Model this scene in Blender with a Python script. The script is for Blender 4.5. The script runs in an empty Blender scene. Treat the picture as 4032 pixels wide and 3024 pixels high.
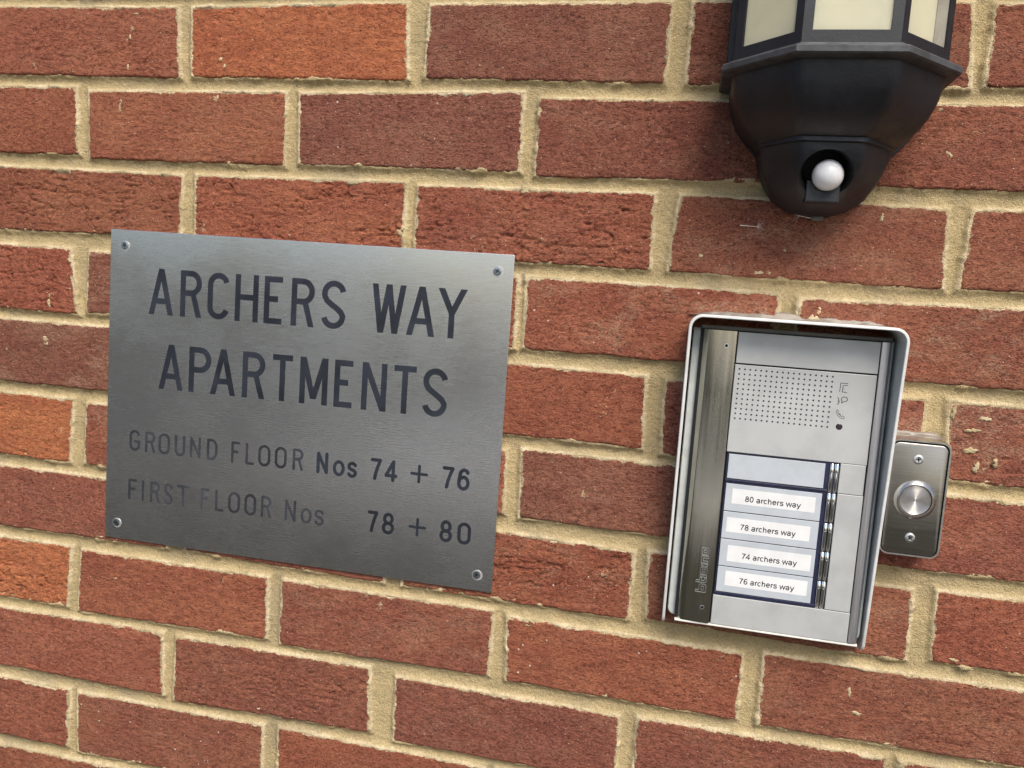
import bpy, bmesh, math, random
import numpy as np
from mathutils import Vector, Matrix

# ------------------------------------------------------------------ camera, light, exposure
scene = bpy.context.scene
Z0 = 1.70                      # height of the top of the measured first course, metres


def V(x, y, d=0.0):
    """wall millimetres (x right, y up, d out of the wall) -> world metres"""
    return Vector((x * .001, -d * .001, Z0 + y * .001))


cam_data = bpy.data.cameras.new('camera')
cam = bpy.data.objects.new('camera', cam_data)
scene.collection.objects.link(cam)
scene.camera = cam
cam_data.sensor_width = 36.0
cam_data.lens = 28.485
cam_data.clip_start = 0.02
cam_data.clip_end = 500.0
R_ = [(0.9751898, 0.0699464, -0.2100294), (0.0898648, -0.9921616, 0.0868314), (-0.2023096, -0.1035514, -0.9738316)]


def w2b(v):
    return Vector((v[0], -v[2], v[1]))


ax_x = w2b(R_[0]); ax_y = -w2b(R_[1]); ax_z = -w2b(R_[2])
m = Matrix((ax_x, ax_y, ax_z)).transposed().to_4x4()
m.translation = V(471.816, -245.536, 688.46)
cam.matrix_world = m

SUN_TO = Vector((0.38, -0.76, 0.98)).normalized()
world = bpy.data.worlds.new('World')
scene.world = world
world.use_nodes = True
wn = world.node_tree
bg = wn.nodes['Background']
sky = wn.nodes.new('ShaderNodeTexSky')
sky.sky_type = 'NISHITA'
sky.sun_disc = False
sky.sun_elevation = math.asin(SUN_TO.z)
sky.sun_rotation = math.atan2(SUN_TO.x, SUN_TO.y)
sky.air_density = 1.0
sky.dust_density = 2.2
sky.ozone_density = 0.6
wn.links.new(sky.outputs[0], bg.inputs[0])
bg.inputs[1].default_value = 0.11
sun_data = bpy.data.lights.new('sun', 'SUN')
sun_data.energy = 2.6
sun_data.angle = math.radians(30)
sun_data.color = (1.0, 0.94, 0.84)
sun = bpy.data.objects.new('sun', sun_data)
scene.collection.objects.link(sun)
sun.rotation_euler = SUN_TO.to_track_quat('Z', 'Y').to_euler()
scene.view_settings.view_transform = 'Standard'
scene.view_settings.look = 'None'
scene.view_settings.gamma = 1.0
scene.view_settings.use_curve_mapping = False
scene.view_settings.exposure = 0.60

# ------------------------------------------------------------------ helpers
COL = scene.collection


def link(o, parent=None):
    COL.objects.link(o)
    if parent is not None:
        o.parent = parent
    return o


def tag(o, label=None, cat=None, group=None, kind=None):
    if label: o['label'] = label
    if cat: o['category'] = cat
    if group: o['group'] = group
    if kind: o['kind'] = kind
    return o


def empty(name, loc=(0, 0, 0)):
    o = bpy.data.objects.new(name, None)
    o.location = loc
    o.empty_display_size = .02
    return link(o)


def mesh_obj(name, verts, faces, mat, parent=None, smooth=False, loc=None):
    """verts in world metres; parent empties are handled by keeping world placement"""
    me = bpy.data.meshes.new(name)
    loc = Vector(loc) if loc is not None else Vector((0, 0, 0))
    me.from_pydata([tuple(Vector(v) - loc) for v in verts], [], faces)
    bm = bmesh.new(); bm.from_mesh(me)
    bmesh.ops.recalc_face_normals(bm, faces=bm.faces)
    bm.to_mesh(me); bm.free()
    if smooth:
        for p in me.polygons: p.use_smooth = True
    me.materials.append(mat)
    o = bpy.data.objects.new(name, me)
    link(o)
    if parent is not None:
        o.parent = parent
        base = parent.location.copy()
        pp = parent.parent
        while pp is not None:
            base += pp.location; pp = pp.parent
        o.location = loc - base
    else:
        o.location = loc
    return o


class MB:
    """collects shapes (wall mm) into one mesh"""
    def __init__(s): s.v = []; s.f = []

    def add(s, vs, fs):
        n = len(s.v); s.v += vs; s.f += [tuple(i + n for i in f) for f in fs]

    def prism(s, outline, d0, d1, cap0=True, bevel=0.0):
        """2-D outline (x,y) extruded from depth d0 (wall side) to d1 (front); optional front bevel"""
        n = len(outline)
        rings = [[V(x, y, d0) for x, y in outline]]
        if bevel > 0:
            rings.append([V(x, y, d1 - bevel) for x, y in outline])
            rings.append([V(x, y, d1 - .3 * bevel) for x, y in inset(outline, bevel * .3)])
            rings.append([V(x, y, d1) for x, y in inset(outline, bevel)])
        else:
            rings.append([V(x, y, d1) for x, y in outline])
        vs = [p for r in rings for p in r]; fs = []
        for k in range(len(rings) - 1):
            for i in range(n):
                j = (i + 1) % n
                fs.append((k * n + i, k * n + j, (k + 1) * n + j, (k + 1) * n + i))
        if cap0: fs.append(tuple(range(n)))
        fs.append(tuple((len(rings) - 1) * n + i for i in range(n)))
        s.add(vs, fs)
        return s

    def box(s, x0, x1, y0, y1, d0, d1, bevel=0.0):
        return s.prism([(x0, y0), (x1, y0), (x1, y1), (x0, y1)], d0, d1, bevel=bevel)

    def ring(s, outer, inner, d0, d1):
        n = len(outer)
        vs = [V(x, y, d0) for x, y in outer] + [V(x, y, d1) for x, y in outer] + \
             [V(x, y, d1) for x, y in inner] + [V(x, y, d0) for x, y in inner]
        fs = []
        for k in range(4):
            for i in range(n):
                j = (i + 1) % n; a = k * n; b = ((k + 1) % 4) * n
                fs.append((a + i, a + j, b + j, b + i))
        s.add(vs, fs); return s

    def lathe(s, cx, cy, prof, n=40):
        """profile [(radius, depth)...] about an axis perpendicular to the wall; closes at r=0"""
        vs = []; fs = []; rows = []
        for r, d in prof:
            if r < 1e-6:
                rows.append([len(vs)]); vs.append(V(cx, cy, d))
            else:
                rows.append(list(range(len(vs), len(vs) + n)))
                vs += [V(cx + r * math.cos(2 * math.pi * i / n), cy + r * math.sin(2 * math.pi * i / n), d) for i in range(n)]
        for a, b in zip(rows[:-1], rows[1:]):
            for i in range(n):
                j = (i + 1) % n
                if len(a) == 1 and len(b) == 1: continue
                if len(a) == 1: fs.append((a[0], b[i], b[j]))
                elif len(b) == 1: fs.append((a[i], a[j], b[0]))
                else: fs.append((a[i], a[j], b[j], b[i]))
        s.add(vs, fs); return s

    def loft(s, rings, close=True, caps=True):
        n = len(rings[0]); vs = [p for r in rings for p in r]; fs = []
        for k in range(len(rings) - 1):
            for i in range(n if close else n - 1):
                j = (i + 1) % n
                fs.append((k * n + i, k * n + j, (k + 1) * n + j, (k + 1) * n + i))
        if caps:
            fs.append(tuple(range(n))); fs.append(tuple((len(rings) - 1) * n + i for i in range(n)))
        s.add(vs, fs); return s

    def tube(s, pts, radii, n=6):
        rings = []
        pts = [Vector(p) for p in pts]
        for i, p in enumerate(pts):
            t = (pts[min(i + 1, len(pts) - 1)] - pts[max(i - 1, 0)]).normalized()
            a = t.cross(Vector((.13, .9, .2))).normalized(); b = t.cross(a)
            rings.append([p + (a * math.cos(2 * math.pi * k / n) + b * math.sin(2 * math.pi * k / n)) * radii[i] for k in range(n)])
        return s.loft(rings)

    def obj(s, name, mat, parent=None, smooth=False, loc=None):
        return mesh_obj(name, s.v, s.f, mat, parent, smooth, loc)


def inset(pts, d):
    """inset a convex counter-clockwise or clockwise outline by d mm"""
    n = len(pts); A = sum(pts[i][0] * pts[(i + 1) % n][1] - pts[(i + 1) % n][0] * pts[i][1] for i in range(n))
    sg = 1 if A > 0 else -1; out = []
    for i in range(n):
        p0 = Vector(pts[i - 1]); p1 = Vector(pts[i]); p2 = Vector(pts[(i + 1) % n])
        e1 = (p1 - p0); e2 = (p2 - p1)
        if e1.length < 1e-9 or e2.length < 1e-9: out.append(tuple(p1)); continue
        e1.normalize(); e2.normalize()
        n1 = Vector((-e1.y, e1.x)) * sg; n2 = Vector((-e2.y, e2.x)) * sg
        k = 1 + n1.dot(n2)
        out.append(tuple(p1 + (n1 + n2) * (d / max(k, .2))))
    return out


def rrect(x0, x1, y0, y1, r, n=8, r_bottom=None):
    rb = r if r_bottom is None else r_bottom
    pts = []
    for cx, cy, a0, rr in ((x1 - r, y1 - r, 0, r), (x0 + r, y1 - r, 90, r), (x0 + rb, y0 + rb, 180, rb), (x1 - rb, y0 + rb, 270, rb)):
        if rr < 1e-6: pts.append((cx, cy)); continue
        for k in range(n + 1):
            a = math.radians(a0 + 90 * k / n)
            pts.append((cx + rr * math.cos(a), cy + rr * math.sin(a)))
    return pts


def autosmooth(o, ang=35):
    me = o.data
    bm = bmesh.new(); bm.from_mesh(me)
    for f in bm.faces: f.smooth = True
    lim = math.radians(ang)
    for e in bm.edges:
        if len(e.link_faces) == 2: e.smooth = e.calc_face_angle(0) < lim
        else: e.smooth = False
    bm.to_mesh(me); bm.free()
    return o


# ------------------------------------------------------------------ materials
class NT:
    def __init__(s, name):
        s.m = bpy.data.materials.new(name); s.m.use_nodes = True
        s.t = s.m.node_tree; s.n = s.t.nodes
        s.p = s.n['Principled BSDF']

    def node(s, typ, **kw):
        nd = s.n.new(typ)
        for k, v in kw.items():
            if k.startswith('i_'):
                key = k[2:]; key = int(key) if key.isdigit() else key.replace('_', ' ')
                s.set(nd.inputs[key], v)
            else: setattr(nd, k, v)
        return nd

    def set(s, sock, v):
        if hasattr(v, 'is_output') or isinstance(v, bpy.types.NodeSocket): s.t.links.new(v, sock)
        else: sock.default_value = v

    def coords(s, scale=(1, 1, 1), kind='Object'):
        tc = s.node('ShaderNodeTexCoord')
        mp = s.node('ShaderNodeMapping')
        s.t.links.new(tc.outputs[kind], mp.inputs[0]); mp.inputs['Scale'].default_value = scale
        return mp.outputs[0]

    def noise(s, vec, scale, detail=4, rough=.55, dist=0):
        nd = s.node('ShaderNodeTexNoise'); s.t.links.new(vec, nd.inputs['Vector'])
        nd.inputs['Scale'].default_value = scale; nd.inputs['Detail'].default_value = detail
        nd.inputs['Roughness'].default_value = rough; nd.inputs['Distortion'].default_value = dist
        return nd.outputs[0]

    def ramp(s, fac, stops, interp='LINEAR'):
        nd = s.node('ShaderNodeValToRGB'); s.t.links.new(fac, nd.inputs[0])
        cr = nd.color_ramp; cr.interpolation = interp
        while len(cr.elements) > 1: cr.elements.remove(cr.elements[-1])
        for i, (p, c) in enumerate(stops):
            e = cr.elements[0] if i == 0 else cr.elements.new(p)
            e.position = p
            e.color = c if len(c) == 4 else (*c, 1)
        return nd.outputs[0]

    def mix(s, fac, a, b, mode='MIX'):
        nd = s.node('ShaderNodeMix', data_type='RGBA', blend_type=mode)
        s.set(nd.inputs[0], fac); s.set(nd.inputs[6], a); s.set(nd.inputs[7], b)
        return nd.outputs[2]

    def math(s, op, a, b=0.0, clamp=False):
        nd = s.node('ShaderNodeMath', operation=op, use_clamp=clamp)
        s.set(nd.inputs[0], a); s.set(nd.inputs[1], b)
        return nd.outputs[0]

    def maprange(s, v, a, b, c=0.0, d=1.0, smooth=True):
        nd = s.node('ShaderNodeMapRange')
        if smooth: nd.interpolation_type = 'SMOOTHSTEP'
        s.set(nd.inputs[0], v)
        for i, x in enumerate((a, b, c, d)): s.set(nd.inputs[i + 1], x)
        return nd.outputs[0]

    def bump(s, h, dist=.001, strength=1.0, normal=None):
        nd = s.node('ShaderNodeBump'); s.t.links.new(h, nd.inputs['Height'])
        nd.inputs['Distance'].default_value = dist; nd.inputs['Strength'].default_value = strength
        if normal is not None: s.t.links.new(normal, nd.inputs['Normal'])
        return nd.outputs[0]

    def out(s, **kw):
        for k, v in kw.items(): s.set(s.p.inputs[k.replace('_', ' ')], v)
        return s.m


def g(v): return (v, v, v, 1)


MORTAR_A = (0.58, 0.445, 0.235, 1)
MORTAR_B = (0.80, 0.64, 0.38, 1)


def mortar_color(t, vec):
    n1 = t.noise(vec, 45, 5, .6)
    n2 = t.noise(vec, 900, 3, .7)
    c = t.mix(t.maprange(n1, .3, .7), (0.47, 0.36, 0.19, 1), MORTAR_A)
    c = t.mix(t.maprange(n2, .45, .8), c, MORTAR_B)
    n3 = t.noise(vec, 1500, 2, .6)
    c = t.mix(t.maprange(n3, .58, .72, 0, .8), c, (0.17, 0.13, 0.075, 1))
    n4 = t.noise(vec, 14, 3, .5)
    c = t.mix(t.maprange(n4, .50, .70, 0, .45), c, (0.33, 0.275, 0.19, 1))
    return c


def make_brick_mat():
    t = NT('brick_clay')
    oi = t.node('ShaderNodeObjectInfo')
    tc = t.node('ShaderNodeTexCoord')
    add = t.node('ShaderNodeVectorMath', operation='MULTIPLY_ADD')
    t.t.links.new(oi.outputs['Random'], add.inputs[0]); add.inputs[1].default_value = (7.3, 3.1, 5.7)
    t.t.links.new(tc.outputs['Object'], add.inputs[2])
    v = add.outputs[0]
    mp = t.node('ShaderNodeMapping'); t.t.links.new(v, mp.inputs[0]); mp.inputs['Scale'].default_value = (1, 1, 1.9)
    vs = mp.outputs[0]
    base = oi.outputs['Color']
    big = t.noise(vs, 16, 4, .55, .4)
    c = t.mix(t.maprange(big, .3, .72), t.mix(1.0, base, (0.90, 0.84, 0.86, 1), 'MULTIPLY'), t.mix(1.0, base, (1.10, 1.14, 1.08, 1), 'MULTIPLY'))
    med = t.noise(vs, 150, 5, .65)
    c = t.mix(t.maprange(med, .38, .62), t.mix(1.0, c, (0.84, 0.78, 0.78, 1), 'MULTIPLY'), t.mix(1.0, c, (1.12, 1.12, 1.1, 1), 'MULTIPLY'))
    fine = t.noise(vs, 620, 3, .7)
    c = t.mix(t.maprange(fine, .55, .68, 0, .55), c, (0.46, 0.215, 0.14, 1))
    c = t.mix(t.maprange(fine, .48, .36, 0, .85), c, t.mix(1.0, c, (0.42, 0.34, 0.34, 1), 'MULTIPLY'))
    mp3 = t.node('ShaderNodeMapping'); t.t.links.new(v, mp3.inputs[0]); mp3.inputs['Scale'].default_value = (1, 1, 2.2)
    pores = t.noise(mp3.outputs[0], 300, 4, .75, .6)
    c = t.mix(t.maprange(pores, .42, .33, 0, .75), c, t.mix(1.0, c, (0.34, 0.26, 0.26, 1), 'MULTIPLY'))
    # pale grit
    vo = t.node('ShaderNodeTexVoronoi', feature='F1'); t.t.links.new(v, vo.inputs['Vector']); vo.inputs['Scale'].default_value = 260
    wn_ = t.node('ShaderNodeSeparateColor'); t.t.links.new(vo.outputs['Color'], wn_.inputs[0])
    dot = t.math('MULTIPLY', t.maprange(vo.outputs['Distance'], .17, .10), t.math('GREATER_THAN', wn_.outputs[0], .80))
    c = t.mix(t.math('MULTIPLY', dot, .8), c, (0.72, 0.52, 0.40, 1))
    vo2 = t.node('ShaderNodeTexVoronoi', feature='F1'); t.t.links.new(v, vo2.inputs['Vector']); vo2.inputs['Scale'].default_value = 90
    wn2 = t.node('ShaderNodeSeparateColor'); t.t.links.new(vo2.outputs['Color'], wn2.inputs[0])
    dot2 = t.math('MULTIPLY', t.maprange(vo2.outputs['Distance'], .10, .06), t.math('GREATER_THAN', wn2.outputs[1], .90))
    c = t.mix(dot2, c, (0.74, 0.62, 0.52, 1))
    # lime bloom, amount in the object's colour alpha
    dn = t.noise(vs, 26, 5, .65)
    dn2 = t.noise(vs, 480, 3, .7)
    dust = t.math('MULTIPLY', t.maprange(dn, .45, .68), t.maprange(dn2, .42, .6))
    dust = t.math('MULTIPLY', dust, oi.outputs['Alpha'])
    c = t.mix(t.math('MULTIPLY', dust, .75), c, (0.52, 0.35, 0.23, 1))
    # mortar smears: ragged film along the edges plus stray dabs
    at = t.node('ShaderNodeAttribute', attribute_name='edge')
    wob = t.noise(v, 70, 5, .7)
    wob2 = t.noise(v, 420, 3, .7)
    thr = t.math('ADD', t.math('MULTIPLY', t.math('SUBTRACT', wob, .5), 11.0), t.math('MULTIPLY', t.math('SUBTRACT', wob2, .5), 5.0))
    film = t.maprange(t.math('SUBTRACT', at.outputs['Fac'], thr), 1.9, .9)
    stray = t.maprange(t.noise(v, 38, 4, .75), .675, .71, 0, .8)
    stray = t.math('MULTIPLY', stray, t.maprange(wob2, .42, .55))
    film = t.math('MAXIMUM', film, stray)
    c = t.mix(film, c, t.mix(t.maprange(t.noise(v, 34, 4, .65), .40, .60, .15, .65), mortar_color(t, v), (0.82, 0.67, 0.45, 1)))
    h = t.math('ADD', t.math('MULTIPLY', med, .7), t.math('MULTIPLY', fine, .8))
    h = t.math('ADD', h, t.math('MULTIPLY', t.maprange(pores, .30, .46), .5))
    h = t.math('ADD', h, t.math('MULTIPLY', t.math('ADD', dot, dot2), .18))
    h = t.math('ADD', h, t.math('MULTIPLY', film, .15))
    nb = t.bump(h, .0032, 1.0)
    return t.out(Base_Color=c, Roughness=.92, Normal=nb, Specular_IOR_Level=.25)


def make_mortar_mat():
    t = NT('sandy_mortar')
    tc = t.node('ShaderNodeTexCoord'); v = tc.outputs['Object']
    c = mortar_color(t, v)
    h = t.math('ADD', t.noise(v, 260, 4, .7), t.math('MULTIPLY', t.noise(v, 800, 3, .7), .9))
    at = t.node('ShaderNodeAttribute', attribute_name='edge')
    rim = t.maprange(t.math('ADD', at.outputs['Fac'], t.math('MULTIPLY', t.math('SUBTRACT', t.noise(v, 300, 3, .7), .5), 6.0)), 2.8, 1.0, 0, .8)
    rim = t.math('MULTIPLY', rim, t.maprange(t.noise(v, 34, 4, .65), .40, .60, .25, 1.0))
    c = t.mix(rim, c, (0.84, 0.69, 0.45, 1))
    return t.out(Base_Color=c, Roughness=.95, Normal=t.bump(h, .0026, 1.0), Specular_IOR_Level=.2)


def simple(name, col, rough=.5, metal=0.0, spec=.5, dirt=0.12, scale=60, bump=0.0, bumpscale=600, coat=0.0):
    t = NT(name)
    v = t.coords()
    n = t.noise(v, scale, 5, .6)
    dark = tuple(x * (1 - dirt) for x in col[:3]) + (1,)
    lite = tuple(min(1, x * (1 + dirt)) for x in col[:3]) + (1,)
    c = t.mix(t.maprange(n, .35, .65), dark, lite)
    r = t.maprange(t.noise(v, scale * 2.3, 4, .6), .3, .7, rough * .85, min(1, rough * 1.2))
    kw = dict(Base_Color=c, Roughness=r, Metallic=metal, Specular_IOR_Level=spec)
    if coat: kw['Coat_Weight'] = coat
    if bump:
        kw['Normal'] = t.bump(t.noise(v, bumpscale, 3, .6), bump, 1.0)
    return t.out(**kw)


def brushed(name, col, rough, streak=(8, 8, 900), aniso=.75, tangent=(1, 0, 0), amt=.16, radial=False, spots=0.0):
    t = NT(name)
    v = t.coords(streak)
    n = t.noise(v, 1.0, 5, .75)
    v2 = t.coords()
    cl = t.noise(v2, 9, 4, .6)
    dark = tuple(x * (1 - amt) for x in col) + (1,); lite = tuple(min(1, x * (1 + amt)) for x in col) + (1,)
    c = t.mix(t.maprange(n, .3, .7), dark, lite)
    c = t.mix(t.maprange(cl, .35, .7, 0, .25), c, tuple(x * .82 for x in col) + (1,))
    r = t.math('ADD', t.maprange(n, .25, .75, rough * .8, rough * 1.2), t.maprange(cl, .3, .7, -.03, .05))
    if spots:
        sp = t.noise(v2, 420, 4, .7)
        msk = t.math('MULTIPLY', t.maprange(sp, .6, .72), t.maprange(t.noise(v2, 40, 3, .6), .45, .65, 0, spots))
        c = t.mix(msk, c, (.62, .60, .57, 1)); r = t.math('ADD', r, t.math('MULTIPLY', msk, .3))
    if radial:
        tg = t.node('ShaderNodeTangent', direction_type='RADIAL', axis='Y').outputs[0]
        t.p.inputs['Anisotropic Rotation'].default_value = .25
    else:
        cx = t.node('ShaderNodeCombineXYZ'); cx.inputs[0].default_value, cx.inputs[1].default_value, cx.inputs[2].default_value = tangent
        tg = cx.outputs[0]
    return t.out(Base_Color=c, Roughness=r, Metallic=1.0, Anisotropic=aniso, Tangent=tg,
                 Normal=t.bump(n, .00004, .35))


M = {}
M['brick'] = make_brick_mat()
M['mortar'] = make_mortar_mat()
M['plaque'] = brushed('brushed_steel_plate', (.74, .74, .75), .25, (60, 60, 2600), .5, amt=.08)
M['plate_edge'] = simple('cut_steel_edge', (.75, .75, .76), .3, 1.0)
M['engraving'] = simple('dark_engraving_paint', (.020, .023, .032), .4, 0, .35, .35, 22)
M['sheen_pale'] = simple('sheen_pale_engraving_paint', (.040, .042, .050), .4, 0, .35, .45, 16)  # thin letters paler: reflected light put into the paint colour
M['lit_edge'] = simple('lit_engraving_edge', (.62, .62, .62), .25, 1.0)
M['zinc'] = simple('zinc_screw', (.30, .33, .345), .36, 1.0, dirt=.5, scale=500)
M['halo'] = simple('pale_washer_ring', (.46, .46, .45), .45, .5, dirt=.15, scale=200)
M['black'] = simple('black_cast_paint', (.008, .009, .0125), .46, 0, .5, .25, 35, .00012, 700)
M['black_dusty'] = simple('dusty_black_edge', (.05, .052, .056), .6, 0, .5, .3, 60, .00015, 600)
M['socket'] = simple('sensor_socket', (.014, .014, .014), .6, 0, .3)
M['lens'] = simple('white_sensor_lens', (.80, .79, .80), .22, 0, .5, .03, 300)
M['alu'] = simple('satin_aluminium', (.80, .80, .78), .45, .25, .5, .06, 60)
M['alu_in'] = simple('grey_hood_paint', (.50, .52, .51), .5, .0, .5, .08, 60)
M['module'] = simple('silver_grey_plastic', (.46, .465, .46), .46, .2, .5, .07, 30)
M['steel'] = brushed('worn_steel_strip', (.56, .535, .46), .12, (700, 700, 10), .3, (0, 0, 1), .10, spots=.35)
M['steel_r'] = brushed('stained_steel_edge', (.56, .55, .57), .36, (700, 700, 10), .3, (0, 0, 1), .10, spots=.9)
M['gap'] = simple('dark_gap', (.010, .010, .012), .6, 0, .3)
M['navy'] = simple('dark_blue_plastic', (.018, .021, .050), .3, 0, .5, .15, 80)
M['window'] = simple('frosted_name_window', (.47, .50, .535), .14, 0, .5, .04, 60, coat=.3)
M['paper'] = simple('white_paper_label', (.72, .72, .715), .6, 0, .4, .04, 60)
M['ink'] = simple('printed_ink', (.02, .02, .022), .6, 0, .3)
M['chrome'] = simple('chrome', (.86, .87, .87), .05, 1.0, .5, .02)
M['bell'] = brushed('tarnished_steel', (.36, .335, .30), .33, (14, 14, 900), .5, (1, 0, 0), .10, spots=.8)
M['bell_rim'] = brushed('bright_steel_rim', (.66, .64, .60), .28, (200, 200, 200), .2, (1, 0, 0), .06)
M['cap'] = brushed('turned_steel_cap', (.72, .68, .66), .34, (120, 120, 120), .92, amt=.04, radial=True)
M['bezel'] = brushed('polished_bezel', (.55, .53, .49), .20, (120, 120, 120), .3, amt=.04, radial=True)
M['sealant'] = simple('smeared_grey_sealant', (.20, .165, .135), .42, 0, .5, .22, 40, .0003, 120)
M['seed'] = simple('pale_seed_fibre', (.75, .68, .58), .7)


def make_pane_mat():
    t = NT('cream_lantern_glass')
    v = t.coords()
    n = t.noise(v, 22, 4, .55)
    c = t.mix(t.maprange(n, .35, .7), (.93, .90, .72, 1), (.84, .82, .68, 1))
    sp = t.noise(v, 260, 4, .65)
    c = t.mix(t.maprange(sp, .66, .74, 0, .6), c, (.30, .26, .16, 1))
    c = t.mix(t.maprange(t.noise(v, 16, 5, .6, 1.2), .50, .66, 0, .35), c, (.62, .62, .54, 1))  # grey mottling stands for uneven reflections in the glass
    wv = t.noise(v, 12, 2, .5)
    tr = t.node('ShaderNodeBsdfTranslucent'); t.set(tr.inputs[0], (.97, .94, .78, 1))
    mx = t.node('ShaderNodeMixShader'); mx.inputs[0].default_value = .58
    t.t.links.new(t.p.outputs[0], mx.inputs[1]); t.t.links.new(tr.outputs[0], mx.inputs[2])
    t.t.links.new(mx.outputs[0], t.n['Material Output'].inputs[0])
    return t.out(Base_Color=c, Roughness=.12, Subsurface_Weight=0.0, Specular_IOR_Level=.5, Normal=t.bump(wv, .004, .5))


M['pane'] = make_pane_mat()


def make_ground_mat():
    t = NT('grey_paving')
    v = t.coords()
    n = t.noise(v, 3, 6, .6); n2 = t.noise(v, 80, 4, .7)
    c = t.mix(t.maprange(n, .3, .7), (.085, .08, .072, 1), (.13, .122, .11, 1))
    c = t.mix(t.maprange(n2, .5, .7, 0, .4), c, (.06, .057, .05, 1))
    return t.out(Base_Color=c, Roughness=.9, Normal=t.bump(n2, .004))


def make_leaf_mat():
    t = NT('hedge_leaf')
    oi = t.coords()
    n = t.noise(oi, 2.0, 4, .6)
    c = t.mix(t.maprange(n, .3, .7), (.035, .055, .018, 1), (.075, .10, .035, 1))
    return t.out(Base_Color=c, Roughness=.6)


M['pane_strip_grey'] = simple('grey_cream_pane_strip', (.30, .285, .235), .3, 0, .5, .12, 50)
M['ground'] = make_ground_mat()
M['grass'] = simple('worn_grass', (.036, .034, .025), .9, 0, .2, .4, 12, .004, 90)
M['drive'] = simple('pale_concrete', (.60, .59, .57), .8, 0, .3, .12, 3)
M['leaf'] = make_leaf_mat()

# ------------------------------------------------------------------ numeric noise
def hash2(ix, iy, seed):
    h = (ix.astype(np.int64) * 374761393 + iy.astype(np.int64) * 668265263 + seed * 974634777) & 0xFFFFFFFF
    h = ((h ^ (h >> 13)) * 1274126177) & 0xFFFFFFFF
    h = (h ^ (h >> 16)) & 0xFFFFFFFF
    return h / 4294967295.0 * 2 - 1


def vnoise(x, y, seed=0):
    ix = np.floor(x); iy = np.floor(y); fx = x - ix; fy = y - iy
    fx = fx * fx * fx * (fx * (fx * 6 - 15) + 10); fy = fy * fy * fy * (fy * (fy * 6 - 15) + 10)
    a = hash2(ix, iy, seed); b = hash2(ix + 1, iy, seed); c = hash2(ix, iy + 1, seed); d = hash2(ix + 1, iy + 1, seed)
    return (a * (1 - fx) + b * fx) * (1 - fy) + (c * (1 - fx) + d * fx) * fy


def fbm(x, y, seed=0, octs=3, gain=.5):
    r = 0; a = 1; tot = 0
    for o in range(octs):
        r = r + a * vnoise(x * 2 ** o, y * 2 ** o, seed + o * 17); tot += a; a *= gain
    return r / tot


# ------------------------------------------------------------------ unseen ground behind the camera; lawn, drive, planting shaped for reflections in the steel
def sheet(name, x0, x1, y0, y1, z, mat):
    o = mesh_obj(name, [(x0, y0, z), (x1, y0, z), (x1, y1, z), (x0, y1, z)], [(0, 1, 2, 3)], mat)
    return tag(o, kind='structure')


sheet('ground', -60, 60, -120, 3, 0, M['ground'])
sheet('lawn', -20, 20, -4.6, -1.3, .004, M['grass'])
sheet('driveway', -2.6, 30, -40, -5.2, .008, M['drive'])

rng = random.Random(5)
hv = []; hf = []
for i in range(9000):
    x = rng.uniform(-9, 8); top = .9 + 1.15 / (1 + math.exp((x + 2.2) * 2.2)) + .12 * math.sin(x * 2.7 + 1)
    z = rng.uniform(0.02, 1) ** .8 * top; y = -7.5 + rng.uniform(-.5, .5)
    s = rng.uniform(.05, .11)
    a = Vector((rng.gauss(0, 1), rng.gauss(0, 1), rng.gauss(0, 1))).normalized(); b = a.orthogonal().normalized()
    p = Vector((x, y, z)); k = len(hv)
    hv += [p - a * s, p - b * s * .5, p + a * s, p + b * s * .5]; hf.append((k, k + 1, k + 2, k + 3))
ho = mesh_obj('added_hedge', hv, hf, M['leaf'])
tag(ho, kind='stuff'); ho['label'] = 'unseen green hedge reflected in the chrome buttons'; ho['category'] = 'added_hedge'

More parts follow.
